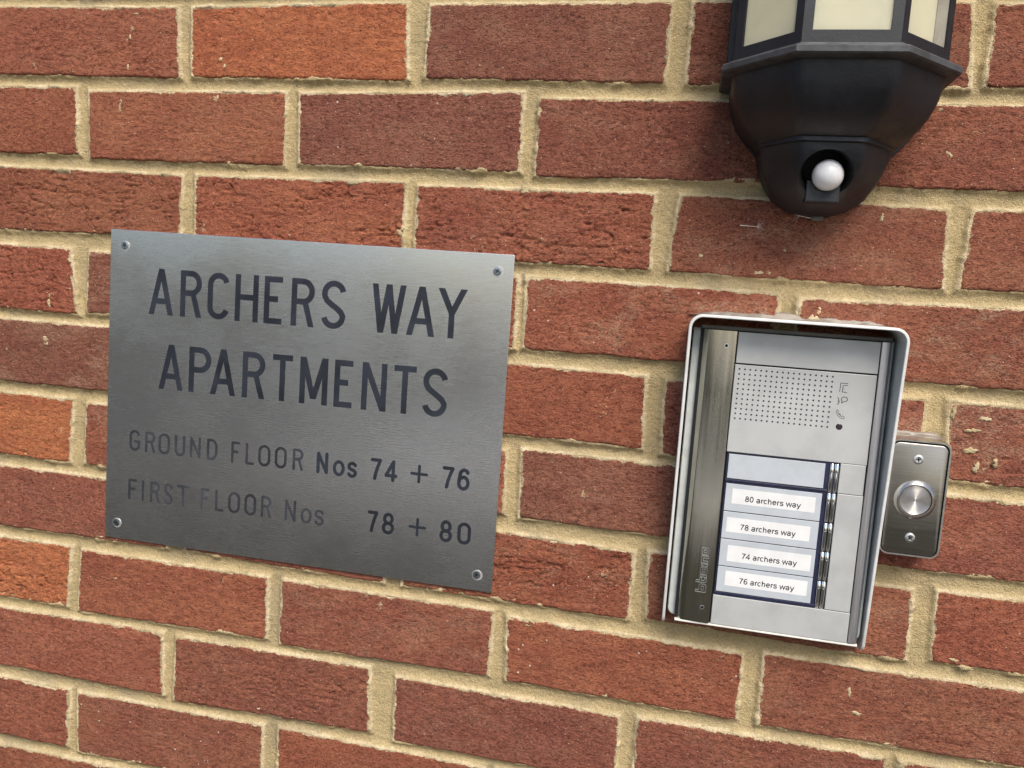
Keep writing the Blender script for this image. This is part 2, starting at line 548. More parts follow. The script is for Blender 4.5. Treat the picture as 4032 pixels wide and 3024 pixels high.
# ------------------------------------------------------------------ brick wall
# measured corners of every brick in view, wall millimetres: TL, TR, BR, BL
BRICKS = {
  0: [(-223.5,0, -8.4,-0.7, -4.6,-64, -223.5,-63), (5.3,-0.8, 213.1,1.8, 217.4,-63.1, 7.3,-63.4), (233.6,0.2, 438.7,1.3, 437.7,-62.6, 232.4,-60.9), (454.7,1.6, 660.7,0.1, 666.3,-63.4, 454.4,-63.1), (677,-1.3, 890.5,0, 890.5,-63, 675.1,-61.9)],
  1: [(-336,-75, -115.5,-73.6, -111.3,-137.3, -336,-138), (-101.2,-76.8, 103.3,-74.7, 103.5,-139.9, -99,-139.9), (115.5,-75.3, 321.4,-71.1, 322.3,-137.7, 117.5,-138.1), (335.3,-76.2, 553,-75, 553,-138, 335.3,-140.3), (564,-75, 778,-75, 778,-138, 564,-138)],
  2: [(-223.5,-150, 1,-151.9, 0.3,-208.3, -223.5,-213), (14,-151.4, 221.2,-149.7, 222.1,-208, 15.1,-212.7), (231.6,-152.1, 438.3,-150.7, 438.8,-213.1, 231.9,-213.2), (458.2,-150.6, 661.2,-153.3, 664.5,-215.4, 452.9,-213.4), (678.4,-152.5, 890.5,-150, 890.5,-213, 675.2,-213.7)],
  3: [(-336,-225, -119.2,-226.6, -109.3,-290.2, -336,-288), (-97.9,-228.1, 103,-225, 103,-288, -100,-287.3), (114,-225, 328,-225, 328,-288, 114,-288), (334.7,-225.4, 543.9,-226, 543.9,-288, 336,-287.2), (558.8,-228.7, 778,-225, 778,-288, 558.8,-288)],
  4: [(-223.5,-300, -9.5,-300, -9.5,-363, -223.5,-363), (1.5,-300, 215.5,-300, 215.5,-363, 1.5,-363), (226.5,-300, 443.5,-301.9, 445.3,-364.3, 226.5,-363), (459.3,-303.2, 663.2,-300.7, 663.2,-363, 461.1,-367.3), (678.6,-300.4, 890.5,-300, 890.5,-363, 684.3,-364.1)],
  5: [(-336,-375, -113.2,-374.2, -115.9,-438.5, -336,-438), (-98.4,-376.1, 103,-375, 103,-438, -99.9,-438.1), (114,-375, 328,-378.2, 329.2,-435.7, 114,-438), (341.2,-375.5, 553,-375, 553,-438, 343.6,-436.8), (564,-375, 778,-375, 778,-438, 564,-438)],
  6: [(-223.5,-450, -4.6,-450, -4.6,-512, -223.5,-513), (14.2,-450, 220.8,-450, 220.8,-514.7, 14.2,-511.3), (238.4,-450, 446.7,-454, 446.3,-515.3, 238.4,-514.3), (458.4,-451.6, 669.8,-455.5, 671.4,-515.6, 460.8,-512.2), (687.9,-453.6, 890.5,-450, 890.5,-513, 689.4,-512.2)],
  7: [(-336,-525, -113,-524.2, -117.4,-588.9, -336,-588), (-102.2,-526.2, 104.3,-526, 105.4,-587.6, -104.3,-590.8), (118.7,-525.8, 326.5,-525.2, 325.6,-587.3, 118.7,-590.1), (338.7,-528.5, 544.6,-529.4, 544.6,-589.2, 341.7,-588.1), (561.3,-526.7, 778,-525, 778,-588, 561.5,-590.2)],
  8: [(-223.5,-600, -7.2,-598.5, -5.4,-663.2, -223.5,-663), (7.3,-600, 211.3,-597.7, 215.7,-661.5, 6.2,-666.5), (237.7,-602.3, 446.5,-603.3, 446.5,-663, 238.2,-666), (461.7,-601.4, 665.5,-600, 665.5,-663, 461.7,-663), (676.5,-600, 890.5,-600, 890.5,-663, 676.5,-663)],
  9: [(-336,-675, -113.3,-676.3, -114,-739.3, -336,-738), (-104,-677.1, 105.2,-675, 105.2,-738, -102.9,-742.3), (121.3,-673.9, 328,-675, 328,-738, 121.3,-738), (339,-675, 553,-675, 553,-738, 339,-738), (564,-675, 778,-675, 778,-738, 564,-738)],
}

# clay colour of each measured brick (linear base colour, lime bloom amount)
O_ = (.56, .195, .088, .1); R1 = (.380, .134, .078, .2); R2 = (.350, .128, .080, .2); P_ = (.300, .118, .080, .3)
R3 = (.395, .134, .076, .12); D_ = (.315, .117, .076, .3)
TONE = {
    0: [R1, O_, P_, D_, R2], 1: [R3, R1, P_, D_, R2], 2: [R1, R3, R1, R2, R2], 3: [R3, P_, R2, R1, R2],
    4: [P_, R1, R3, D_, R2], 5: [O_, R1, R1, P_, R2], 6: [R2, R2, R3, R2, R3], 7: [O_, R3, R2, R3, R2],
    8: [R1, R2, D_, R2, R2], 9: [R1, R2, R3, R2, R2]}
BLOOM = {(2, 3): .6, (3, 3): .9, (3, 4): .9, (4, 3): .9, (4, 4): 1.0, (3, 1): 1.0, (5, 1): .8, (6, 2): .6, (7, 2): .5, (4, 0): .7,
         (5, 2): .9, (7, 4): .4, (6, 3): .5}
# how strongly each brick face is creased (drag marks)
CREASE = {(2, 1): 1.6, (2, 2): 1.2, (2, 0): 1.1, (1, 1): .6, (0, 0): .7, (7, 0): 1.6, (6, 2): 1.3, (5, 0): .9, (3, 0): 1.2, (3, 3): .8}

WALL = empty('brick_wall', (0, 0, 0))
tag(WALL, 'weathered red brick wall with sandy cream mortar joints behind the sign and door entry panel', 'wall')
rb = random.Random(11)


def cuts(L, step, fine=True):
    e = [0, .35, .8, 1.4, 2.1, 3.0, 4.2] if fine else [0, .8, 2.2, 4.5]
    n = max(1, int(round((L - 2 * e[-1]) / step)))
    mid = [e[-1] + (L - 2 * e[-1]) * k / n for k in range(n + 1)]
    return np.array(e[:-1] + mid + [L - v for v in reversed(e[:-1])])


def build_brick(q, seed, fine, crease):
    TL, TR, BR, BL = [np.array(q[i:i + 2], float) for i in (0, 2, 4, 6)]
    L = (np.linalg.norm(TR - TL) + np.linalg.norm(BR - BL)) / 2; H = (np.linalg.norm(TL - BL) + np.linalg.norm(TR - BR)) / 2
    us = cuts(L, 1.2 if fine else 16, fine); vs = cuts(H, 1.15 if fine else 14, fine)
    U, Vv = np.meshgrid(us, vs)           # rows = v (0 bottom)
    u = U / L; v = Vv / H
    P = (BL[None, None] * ((1 - u) * (1 - v))[..., None] + BR[None, None] * (u * (1 - v))[..., None] +
         TL[None, None] * ((1 - u) * v)[..., None] + TR[None, None] * (u * v)[..., None])
    X = P[..., 0].copy(); Y = P[..., 1].copy()
    eL, eR, eB, eT = U, L - U, Vv, H - Vv
    e = np.minimum(np.minimum(eL, eR), np.minimum(eB, eT))
    # ragged arrises
    wf = lambda d: np.exp(-d / 5.0)
    X += wf(eL) * (1.1 * fbm(Y / 9, Y * 0, seed, 3) + .5 * vnoise(Y / 2.2, Y * 0, seed + 3)) + wf(eR) * (1.1 * fbm(Y / 9, Y * 0, seed + 5, 3) + .5 * vnoise(Y / 2.2, Y * 0, seed + 9))
    Y += wf(eB) * (1.0 * fbm(X / 22, X * 0, seed + 11, 3) + .35 * vnoise(X / 3, X * 0, seed + 13)) + wf(eT) * (1.0 * fbm(X / 22, X * 0, seed + 21, 3) + .35 * vnoise(X / 3, X * 0, seed + 23))
    # corners knocked off
    ec = np.hypot(np.minimum(eL, eR), np.minimum(eB, eT))
    r = 2.6 + .9 * fbm(X / 14, Y / 14, seed + 31, 2)
    t = np.clip(1 - e / r, 0, 1)
    D = -r * (1 - np.sqrt(np.maximum(0, 1 - t * t))) * 1.0
    D -= np.clip(1 - ec / 5.5, 0, 1) ** 2 * 2.0
    if fine:
        wx = X + 5 * fbm(X / 25, Y / 12, seed + 40, 2); wy = Y + 3.5 * fbm(X / 25, Y / 14, seed + 41, 2)
        D += .55 * fbm(wx / 42, wy / 26, seed + 42, 2) + .20 * fbm(wx / 6.5, wy / 3.6, seed + 43, 3) + .18 * vnoise(X / 2.6, Y / 1.8, seed + 48)
        D += .22 * hash2(np.floor(X / 1.2), np.floor(Y / 1.15), seed + 44)
        c1 = vnoise(wx / 22 + 9, wy / 4.6, seed + 45) + .25 * vnoise(wx / 6, wy / 3, seed + 51)
        c2 = vnoise(wx / 16 + 2, wy / 3.6, seed + 46)
        msk = np.clip((fbm(X / 40, Y / 22, seed + 47, 2) + .05 + .3 * (crease > 1)) * 3, 0, 1)
        D -= crease * (1.7 * np.clip(1 - np.abs(c1) / .13, 0, 1) * msk + 1.4 * np.clip(1 - np.abs(c2) / .13, 0, 1) * msk)
        D += .26 * np.minimum(crease, 1.5) * np.clip(fbm(wx / 9, wy / 3.0, seed + 60, 3) * 2, -1, 1)
        D -= .9 * np.clip(vnoise(X / 3.4, Y / 2.4, seed + 50) - .80, 0, 1) / .2
    D += (u - .5) * rb.uniform(-.8, .8) + rb.uniform(-.5, .4)
    nv, nu = X.shape
    cx, cy = X.mean(), Y.mean()
    co = np.stack([(X - cx) * .001, -D * .001, (Y - cy) * .001], -1).reshape(-1, 3)
    idx = np.arange(nv * nu).reshape(nv, nu)
    quads = np.stack([idx[:-1, :-1], idx[:-1, 1:], idx[1:, 1:], idx[1:, :-1]], -1).reshape(-1, 4)
    ring = np.concatenate([idx[0, :], idx[1:, -1], idx[-1, -2::-1], idx[-2:0:-1, 0]])
    back = co[ring].copy(); back[:, 1] = .016
    n0 = len(co); k = len(ring); j = np.arange(k); jn = (j + 1) % k
    side = np.stack([n0 + j, n0 + jn, ring[jn], ring[j]], -1)
    co = np.concatenate([co, back]); quads = np.concatenate([quads, side])
    me = bpy.data.meshes.new('brick')
    me.vertices.add(len(co)); me.vertices.foreach_set('co', co.ravel())
    me.loops.add(quads.size); me.loops.foreach_set('vertex_index', quads.ravel().astype(np.int32))
    me.polygons.add(len(quads)); me.polygons.foreach_set('loop_start', np.arange(0, quads.size, 4, dtype=np.int32))
    me.update(calc_edges=True)
    me.polygons.foreach_set('use_smooth', np.ones(len(quads), dtype=bool))
    at = me.attributes.new('edge', 'FLOAT', 'POINT')
    ea = np.minimum(np.minimum(eL, eR), np.minimum(eB + 3.2, eT + .4))
    at.data.foreach_set('value', np.concatenate([ea.ravel(), np.zeros(k)]).astype(np.float32))
    me.materials.append(M['brick'])
    return me, cx, cy


QUADS = []          # all quads (mm) used by the mortar field
seed = 100
cells = []
for c in range(-4, 15):
    row = BRICKS.get(c)
    for n in range(-5, 9):
        odd = c % 2
        i = n + (1 if odd else 0)        # index in the measured row
        x0 = 225 * (n - 1) + (112.5 if odd else 0) + 1.5
        if row is not None and 0 <= i < 5:
            q = row[i]; measured = True
        else:
            measured = False
            xa = x0; xb = x0 + 214
            if row is not None and i == -1: xb = row[0][0] - 11; 
            if row is not None and i == 5: xa = row[4][2] + 11
            jt = rb.uniform(-1.5, 1.5)
            q = (xa, -75 * c - 1 + jt, xb, -75 * c - 1 + jt, xb, -75 * c - 64 + jt, xa, -75 * c - 64 + jt)
        cells.append((c, i, q, measured))
cells.sort(key=lambda t: (0 if t[3] else 1, (t[2][0] - 300) ** 2 + (2.2 * (t[2][1] + 380)) ** 2))
for c, i, q, measured in cells:
    seed += 37
    xs = (q[0], q[2]); infr = xs[1] > -225 and xs[0] < 800 and q[1] > -830 and q[5] < 30
    fine = measured or (infr and -1 <= c <= 10)
    me, cx, cy = build_brick(q, seed, fine, CREASE.get((c, i), rb.uniform(.15, .8)))
    o = bpy.data.objects.new('brick', me); link(o, WALL)
    o.location = V(cx, cy, 0)
    tone = TONE[c][i] if (c in TONE and 0 <= i < 5) else rb.choice([R1, R2, R3, D_, P_, R1])
    f = rb.uniform(.93, 1.07)
    o.color = (tone[0] * f, tone[1] * f * rb.uniform(.96, 1.04), tone[2] * f, BLOOM.get((c, i), tone[3]))
    QUADS.append(q)

# the rest of the wall, too far out to be picked apart: one mesh of plain bricks
sv = MB()
for c in range(-14, 23):
    odd = c % 2
    for n in range(-12, 17):
        x0 = 225 * (n - 1) + (112.5 if odd else 0) + 1.5
        if -4 <= c < 15 and -5 <= n < 9: continue
        sv.box(x0, x0 + 214, -75 * c - 64, -75 * c - 1, -14, 0, 2)
so = sv.obj('brick_courses', M['brick'], WALL)
so.color = (R2[0], R2[1], R2[2], .2)
so.data.attributes.new('edge', 'FLOAT', 'POINT').data.foreach_set('value', np.full(len(so.data.vertices), 9, np.float32))
tag(so, kind='stuff')


def mortar_field(x0, x1, y0, y1, step):
    xs = np.arange(x0, x1 + step * .5, step); ys = np.arange(y0, y1 + step * .5, step)
    X, Y = np.meshgrid(xs, ys)
    S = np.full(X.shape, 99.0); SD_ = np.full(X.shape, 99.0); SU = np.full(X.shape, 99.0)
    for q in QUADS:
        P = np.array(q, float).reshape(4, 2)     # TL TR BR BL (clockwise)
        bx0, bx1 = P[:, 0].min() - 25, P[:, 0].max() + 25; by0, by1 = P[:, 1].min() - 25, P[:, 1].max() + 25
        i0, i1 = np.searchsorted(xs, [bx0, bx1]); j0, j1 = np.searchsorted(ys, [by0, by1])
        if i0 >= i1 or j0 >= j1: continue
        xx = X[j0:j1, i0:i1]; yy = Y[j0:j1, i0:i1]
        sd = np.full(xx.shape, -1e9)
        for k in range(4):
            a = P[k]; b = P[(k + 1) % 4]; t = (b - a) / np.linalg.norm(b - a); nrm = np.array([-t[1], t[0]])
            pd_ = (xx - a[0]) * nrm[0] + (yy - a[1]) * nrm[1]
            sd = np.maximum(sd, pd_)
            if k == 2: kb = pd_
        S[j0:j1, i0:i1] = np.minimum(S[j0:j1, i0:i1], sd)
        under = kb >= sd - 1e-9
        SD_[j0:j1, i0:i1] = np.minimum(SD_[j0:j1, i0:i1], np.where(under, sd, 99))
        SU[j0:j1, i0:i1] = np.minimum(SU[j0:j1, i0:i1], np.where(under, sd + 4, sd))
    s = S + 1.1 * fbm(X / 12, Y / 12, 901, 3) + .5 * vnoise(X / 2.6, Y / 2.6, 902)
    w = np.clip(s / 5.2, 0, 1)
    D = -.3 - 4.3 * (1 - (1 - w) ** 2)
    D += .5 * fbm(X / 30, Y / 16, 903, 3) + .42 * fbm(X / 3.6, Y / 3.2, 904, 3) + .16 * hash2(np.floor(X / step), np.floor(Y / step), 905)
    D = np.where(s < 0, -.5 + s * .55 + .35 * fbm(X / 5, Y / 4, 906, 2), D)
    D -= np.where(s > -1.5, 1.5 * np.clip(1 - SD_ / 3.6, 0, 1) * np.clip(.75 + .9 * fbm(X / 35, Y / 60, 909, 2), 0, 1.2), 0)
    # slumped blobs that ride over the arris here and there
    blob = fbm(X / 16, Y / 9, 907, 3)
    D += np.where((s > -4) & (s < 3), np.clip(blob - .28, 0, 1) * 4.5, 0)
    D = np.minimum(D, .9)
    nv, nu = X.shape
    idx = np.arange(nv * nu).reshape(nv, nu)
    quads = np.stack([idx[:-1, :-1], idx[:-1, 1:], idx[1:, 1:], idx[1:, :-1]], -1).reshape(-1, 4)
    keep = (S.ravel()[quads] > -7).any(axis=1)
    quads = quads[keep]
    used = np.unique(quads); remap = np.full(nv * nu, -1); remap[used] = np.arange(len(used))
    co = np.stack([X.ravel() * .001, -D.ravel() * .001, Z0 + Y.ravel() * .001], -1)[used]
    quads = remap[quads]
    me = bpy.data.meshes.new('mortar')
    me.vertices.add(len(co)); me.vertices.foreach_set('co', co.ravel())
    me.loops.add(quads.size); me.loops.foreach_set('vertex_index', quads.ravel().astype(np.int32))
    me.polygons.add(len(quads)); me.polygons.foreach_set('loop_start', np.arange(0, quads.size, 4, dtype=np.int32))
    me.update(calc_edges=True)
    me.polygons.foreach_set('use_smooth', np.ones(len(quads), dtype=bool))
    me.attributes.new('edge', 'FLOAT', 'POINT').data.foreach_set('value', SU.ravel()[used].astype(np.float32))
    me.materials.append(M['mortar'])
    return me


mo = bpy.data.objects.new('mortar', mortar_field(-245, 805, -820, 40, 1.25)); link(mo, WALL)
core = MB()
core.box(-2700, 3600, -1699, 1040, -215, -6)
mb_ = core.obj('mortar_bed', M['mortar'], WALL)
mb_.data.attributes.new('edge', 'FLOAT', 'POINT').data.foreach_set('value', np.full(len(mb_.data.vertices), 9, np.float32))

# dabs of mortar left on the brick faces
for k, (x, y, w, h) in enumerate([(526, -210, 3.8, 1.7), (534, -210, 2.5, 1.2), (328, -152, 5.4, 2.9), (426, -76, 3.3, 2.1), (34, -82, 3.8, 2.5), (-66, -92, 2.1, 4.6), (-65, -86, 1.7, 2.1), (37, -47, 1.7, 1.7), (41, -53, 1.2, 2.1), (-142, -281, 2.1, 3.8), (-141, -274, 1.2, 2.5), (-146, -316, 4.2, 2.5), (-144, -321, 2.9, 2.9), (218, -194, 2.5, 3.3), (220, -190, 1.7, 2.1), (657, -112, 2.9, 2.5), (673, -95, 1.7, 1.2), (-79, -509, 4.6, 1.2), (100, -658, 1.7, 1.2), (-57, -28, 0.8, 3.3), (-59, -55, 1.2, 2.5), (-52, -7, 2.5, 0.8), (631, -548, 1.7, 4.2), (638, -565, 4.2, 1.7), (683, -309, 2.1, 5.0), (698, -322, 5.8, 1.7), (706, -312, 3.8, 2.1), (698, -338, 6.7, 2.1), (704, -351, 2.5, 4.2), (717, -346, 2.1, 3.3), (572, -244, 3.8, 3.8), (575, -237, 2.1, 2.9), (529, -236, 4.2, 2.1), (521, -233, 3.3, 1.7), (715, -513, 6.7, 1.7), (706, -508, 3.3, 1.7), (358, -533, 3.3, 1.2), (-61, -550, 1.2, 0.8), (614, -162, 1.7, 2.9), (479, -199, 2.1, 2.1), (544, -191, 1.2, 1.2)]):
    sp = MB(); N = 16; rd = random.Random(700 + k); vs = []
    ph = [rd.uniform(0, 6.28) for _ in range(4)]
    for ring_, hh in ((1.0, -1.2), (.86, .15), (.45, .45)):
        for i in range(N):
            a = 2 * math.pi * i / N
            q = ring_ * (1 + .28 * math.sin(2 * a + ph[0]) + .22 * math.sin(5 * a + ph[1]) + .18 * math.sin(7 * a + ph[2]) + rd.uniform(-.12, .12))
            vs.append(V(x + w * q * math.cos(a), y + h * q * math.sin(a), hh + rd.uniform(-.35, .25)))
    fs = [(j * N + i, j * N + (i + 1) % N, (j + 1) * N + (i + 1) % N, (j + 1) * N + i) for j in range(2) for i in range(N)] + [tuple(2 * N + i for i in range(N))]
    sp.add(vs, fs); sp.obj('mortar_dab', M['mortar'], WALL, True)

# ------------------------------------------------------------------ engraved steel sign
SIGN = empty('name_sign', V(125, -507, 0))
tag(SIGN, 'brushed steel plate engraved ARCHERS WAY APARTMENTS with flat numbers, screwed to the brick wall', 'sign')
SD = 2.2   # front face depth
pl = MB()
pl.prism([(-72.3, -507.3), (324.0, -507.6), (323.9, -207.6), (-71.6, -205.4)], .5, SD, bevel=.35)
plate = pl.obj('plate', M['plaque'], SIGN)


def stroke_poly(a, b, hw, hcap, rnd):
    """one straight stroke as a polygon; hcap = ends cut horizontally, rnd = round ends"""
    ax, ay = a; bx, by = b
    dx, dy = bx - ax, by - ay; L = math.hypot(dx, dy)
    if L < 1e-6: dx, dy, L = 1e-3, 0, 1e-3
    if hcap and abs(dy) > abs(dx) * .8:
        w = hw * L / abs(dy)
        if ay > by: ax, ay, bx, by = bx, by, ax, ay
        return [(ax - w, ay), (ax + w, ay), (bx + w, by), (bx - w, by)]
    nx, ny = -dy / L * hw, dx / L * hw
    if not rnd: return [(ax + nx, ay + ny), (ax - nx, ay - ny), (bx - nx, by - ny), (bx + nx, by + ny)]
    th = math.atan2(dy, dx); pts = []
    for k in range(7): 
        q = th + math.pi / 2 + math.pi * k / 6; pts.append((ax + hw * math.cos(q), ay + hw * math.sin(q)))
    for k in range(7):
        q = th - math.pi / 2 + math.pi * k / 6; pts.append((bx + hw * math.cos(q), by + hw * math.sin(q)))
    return pts


def ribbon(pts, hw, closed=False):
    """mitred band along a smooth line -> list of quads"""
    n = len(pts); L = []; Rr = []
    for i in range(n):
        p = Vector(pts[i])
        a = Vector(pts[(i - 1) % n]) if (closed or i > 0) else p
        b = Vector(pts[(i + 1) % n]) if (closed or i < n - 1) else p
        t1 = (p - a); t2 = (b - p)
        if t1.length < 1e-9: t1 = t2
        if t2.length < 1e-9: t2 = t1
        t1 = t1.normalized(); t2 = t2.normalized(); t = (t1 + t2).normalized()
        nn = Vector((-t.y, t.x)); k = hw / max(.4, nn.dot(Vector((-t1.y, t1.x))))
        L.append(p + nn * k); Rr.append(p - nn * k)
    out = []
    for i in range(n if closed else n - 1):
        j = (i + 1) % n
        out.append([tuple(L[i]), tuple(Rr[i]), tuple(Rr[j]), tuple(L[j])])
    return out


def arc(cx, cy, rx, ry, a0, a1, n=12):
    return [(cx + rx * math.cos(math.radians(a0 + (a1 - a0) * k / n)), cy + ry * math.sin(math.radians(a0 + (a1 - a0) * k / n))) for k in range(n + 1)]


# glyph centre lines in a 0..1 box: ('l', points) straight strokes, ('r', points) smooth band, ('c', points) closed band
def glyph(ch, asp):
    """asp = width / height of the centre-line box, used to keep bends round"""
    rr = min(.5, .5)          # horizontal radius share
    ry = .5 * asp             # matching vertical radius
    ry = min(ry, .5)
    G = {
        'A': [('l', [(.0, 0), (.5, 1)]), ('l', [(1, 0), (.5, 1)]), ('x', [(.2, .27), (.8, .27)])],
        'R': [('r', [(0, 1), (.5, 1)] + arc(.5, .76, .5, .24, 90, -90) + [(0, .52)]), ('l', [(0, 0), (0, 1)]), ('l', [(1, 0), (.62, .52)])],
        'P': [('r', [(0, 1), (.5, 1)] + arc(.5, .75, .5, .25, 90, -90) + [(0, .5)]), ('l', [(0, 0), (0, 1)])],
        'C': [('r', arc(.5, 1 - ry, .5, ry, 15, 180) + arc(.5, ry, .5, ry, 180, 345))],
        'G': [('r', arc(.5, 1 - ry, .5, ry, 20, 180) + arc(.5, ry, .5, ry, 180, 360) + [(1, .45), (.55, .45)])],
        'H': [('l', [(0, 0), (0, 1)]), ('l', [(1, 0), (1, 1)]), ('x', [(0, .52), (1, .52)])],
        'E': [('l', [(0, 0), (0, 1)]), ('x', [(-.1, 1), (1, 1)]), ('x', [(0, .53), (.72, .53)]), ('x', [(-.1, 0), (1, 0)])],
        'F': [('l', [(0, 0), (0, 1)]), ('x', [(0, 1), (1, 1)]), ('x', [(0, .53), (.78, .53)])],
        'L': [('l', [(0, 0), (0, 1)]), ('x', [(0, 0), (1, 0)])],
        'I': [('l', [(.5, 0), (.5, 1)])],
        'T': [('x', [(-.12, 1), (1.12, 1)]), ('l', [(.5, 0), (.5, 1)])],
        'W': [('l', [(0, 1), (.25, 0)]), ('l', [(.5, 1), (.25, 0)]), ('l', [(.5, 1), (.75, 0)]), ('l', [(1, 1), (.75, 0)])],
        'Y': [('l', [(0, 1), (.5, .5)]), ('l', [(1, 1), (.5, .5)]), ('l', [(.5, 0), (.5, .56)])],
        'M': [('l', [(0, 0), (0, 1)]), ('l', [(1, 0), (1, 1)]), ('l', [(.02, 1), (.5, .06)]), ('l', [(.98, 1), (.5, .06)])],
        'N': [('l', [(0, 0), (0, 1)]), ('l', [(1, 0), (1, 1)]), ('l', [(0, 1), (1, 0)])],
        'S': [('r', arc(.5, 1 - ry, .5, ry, 12, 180)[:-1] + [(0, .80 if ry < .2 else 1 - ry - .02), (.03, .68), (.14, .59), (.34, .52), (.66, .42), (.88, .34), (.98, .26)] + arc(.5, ry, .5, ry, 0, -168)[0:])],
        'O': [('c', arc(.5, 1 - ry, .5, ry, 0, 180) + arc(.5, ry, .5, ry, 180, 360))],
        'U': [('r', [(0, 1)] + arc(.5, ry, .5, ry, 180, 360) + [(1, 1)])],
        'D': [('l', [(0, 0), (0, 1)]), ('r', [(0, 1), (.45, 1)] + arc(.45, .62, .55, .38, 90, 0) + arc(.45, .38, .55, .38, 0, -90) + [(0, 0)])],
        'o': [('c', arc(.5, .5, .5, .5, 0, 360, 20)[:-1])],
        's': [('r', arc(.5, .76, .48, .24, 20, 180)[:-1] + [(.06, .64), (.3, .54), (.7, .46), (.94, .36)] + arc(.5, .24, .48, .24, 0, -160))],
        '7': [('x', [(0, 1), (1, 1)]), ('r', [(1, 1), (.72, .66), (.5, .3), (.38, 0)])],
        '4': [('x', [(.72, 0), (.72, 1)]), ('r', [(.72, 1), (0, .24)]), ('x', [(0, .24), (1, .24)])],
        '+': [('x', [(0, .5), (1, .5)]), ('x', [(.5, 0), (.5, 1)])],
        '6': [('c', arc(.5, .31, .5, .31, 0, 360, 20)[:-1]), ('r', [(.92, .86)] + arc(.55, .72, .45, .28, 40, 180, 8) + [(.03, .5), (.0, .31)])],
        '8': [('c', arc(.5, .755, .42, .245, 0, 360, 20)[:-1]), ('c', arc(.5, .265, .5, .265, 0, 360, 20)[:-1])],
        '0': [('c', arc(.5, 1 - ry, .5, ry, 0, 180) + arc(.5, ry, .5, ry, 180, 360))],
    }
    return G[ch]


lay = [0]


def add_glyph(mbF, mbE, ch, x0, x1, y0, y1, sw, rnd):
    hw = sw / 2; W = (x1 - x0) - sw; H = (y1 - y0) - sw
    bottom = y0 + hw; left = x0 + hw
    if rnd is False and ch in 'ARPHEFLITWYMND':      # flat cut feet reach the very edge
        pass
    asp = W / H
    for kind, pts in glyph(ch, asp):
        P = [(left + u * W, bottom + v * H) for u, v in pts]
        lay[0] += 1
        z = .008 * (lay[0] % 9)
        polys = []; epolys = []
        if kind == 'l' and not rnd:
            # horizontal cuts at the letter's top and foot
            a, b = P
            if abs(pts[0][1]) < .01: a = (a[0], y0)
            if abs(pts[1][1]) < .01: b = (b[0], y0)
            if abs(pts[0][1] - 1) < .01: a = (a[0], y1)
            if abs(pts[1][1] - 1) < .01: b = (b[0], y1)
            polys.append(stroke_poly(a, b, hw, True, False)); epolys.append(stroke_poly(a, b, hw + .28, True, False))
        elif kind in 'lx':
            for a, b in zip(P[:-1], P[1:]):
                polys.append(stroke_poly(a, b, hw, False, rnd)); epolys.append(stroke_poly(a, b, hw + .22, False, rnd))
        else:
            polys += ribbon(P, hw, kind == 'c'); epolys += ribbon(P, hw + .24, kind == 'c')
            if rnd and kind == 'r':
                polys.append(stroke_poly(P[0], P[0], hw, False, True)); polys.append(stroke_poly(P[-1], P[-1], hw, False, True))
        for k, po in enumerate(polys):
            zz = SD + .10 + z + (.003 if (kind == 'r' and k >= len(polys) - 2 and rnd) else 0)
            mbF.add([V(x, y, zz) for x, y in po], [tuple(range(len(po)))])
        for po in epolys:
            mbE.add([V(x + .06, y - .1, SD + .012 + z * .9) for x, y in po], [tuple(range(len(po)))])  # flat bright ribbon set down-right, standing for the lit lip of the engraving


def flat_obj(mb, name, mat, parent):
    o = mb.obj(name, mat, parent)
    me = o.data
    bm = bmesh.new(); bm.from_mesh(me)
    for f in bm.faces:
        if f.normal.y > 0: f.normal_flip()
    bm.to_mesh(me); bm.free()
    return o


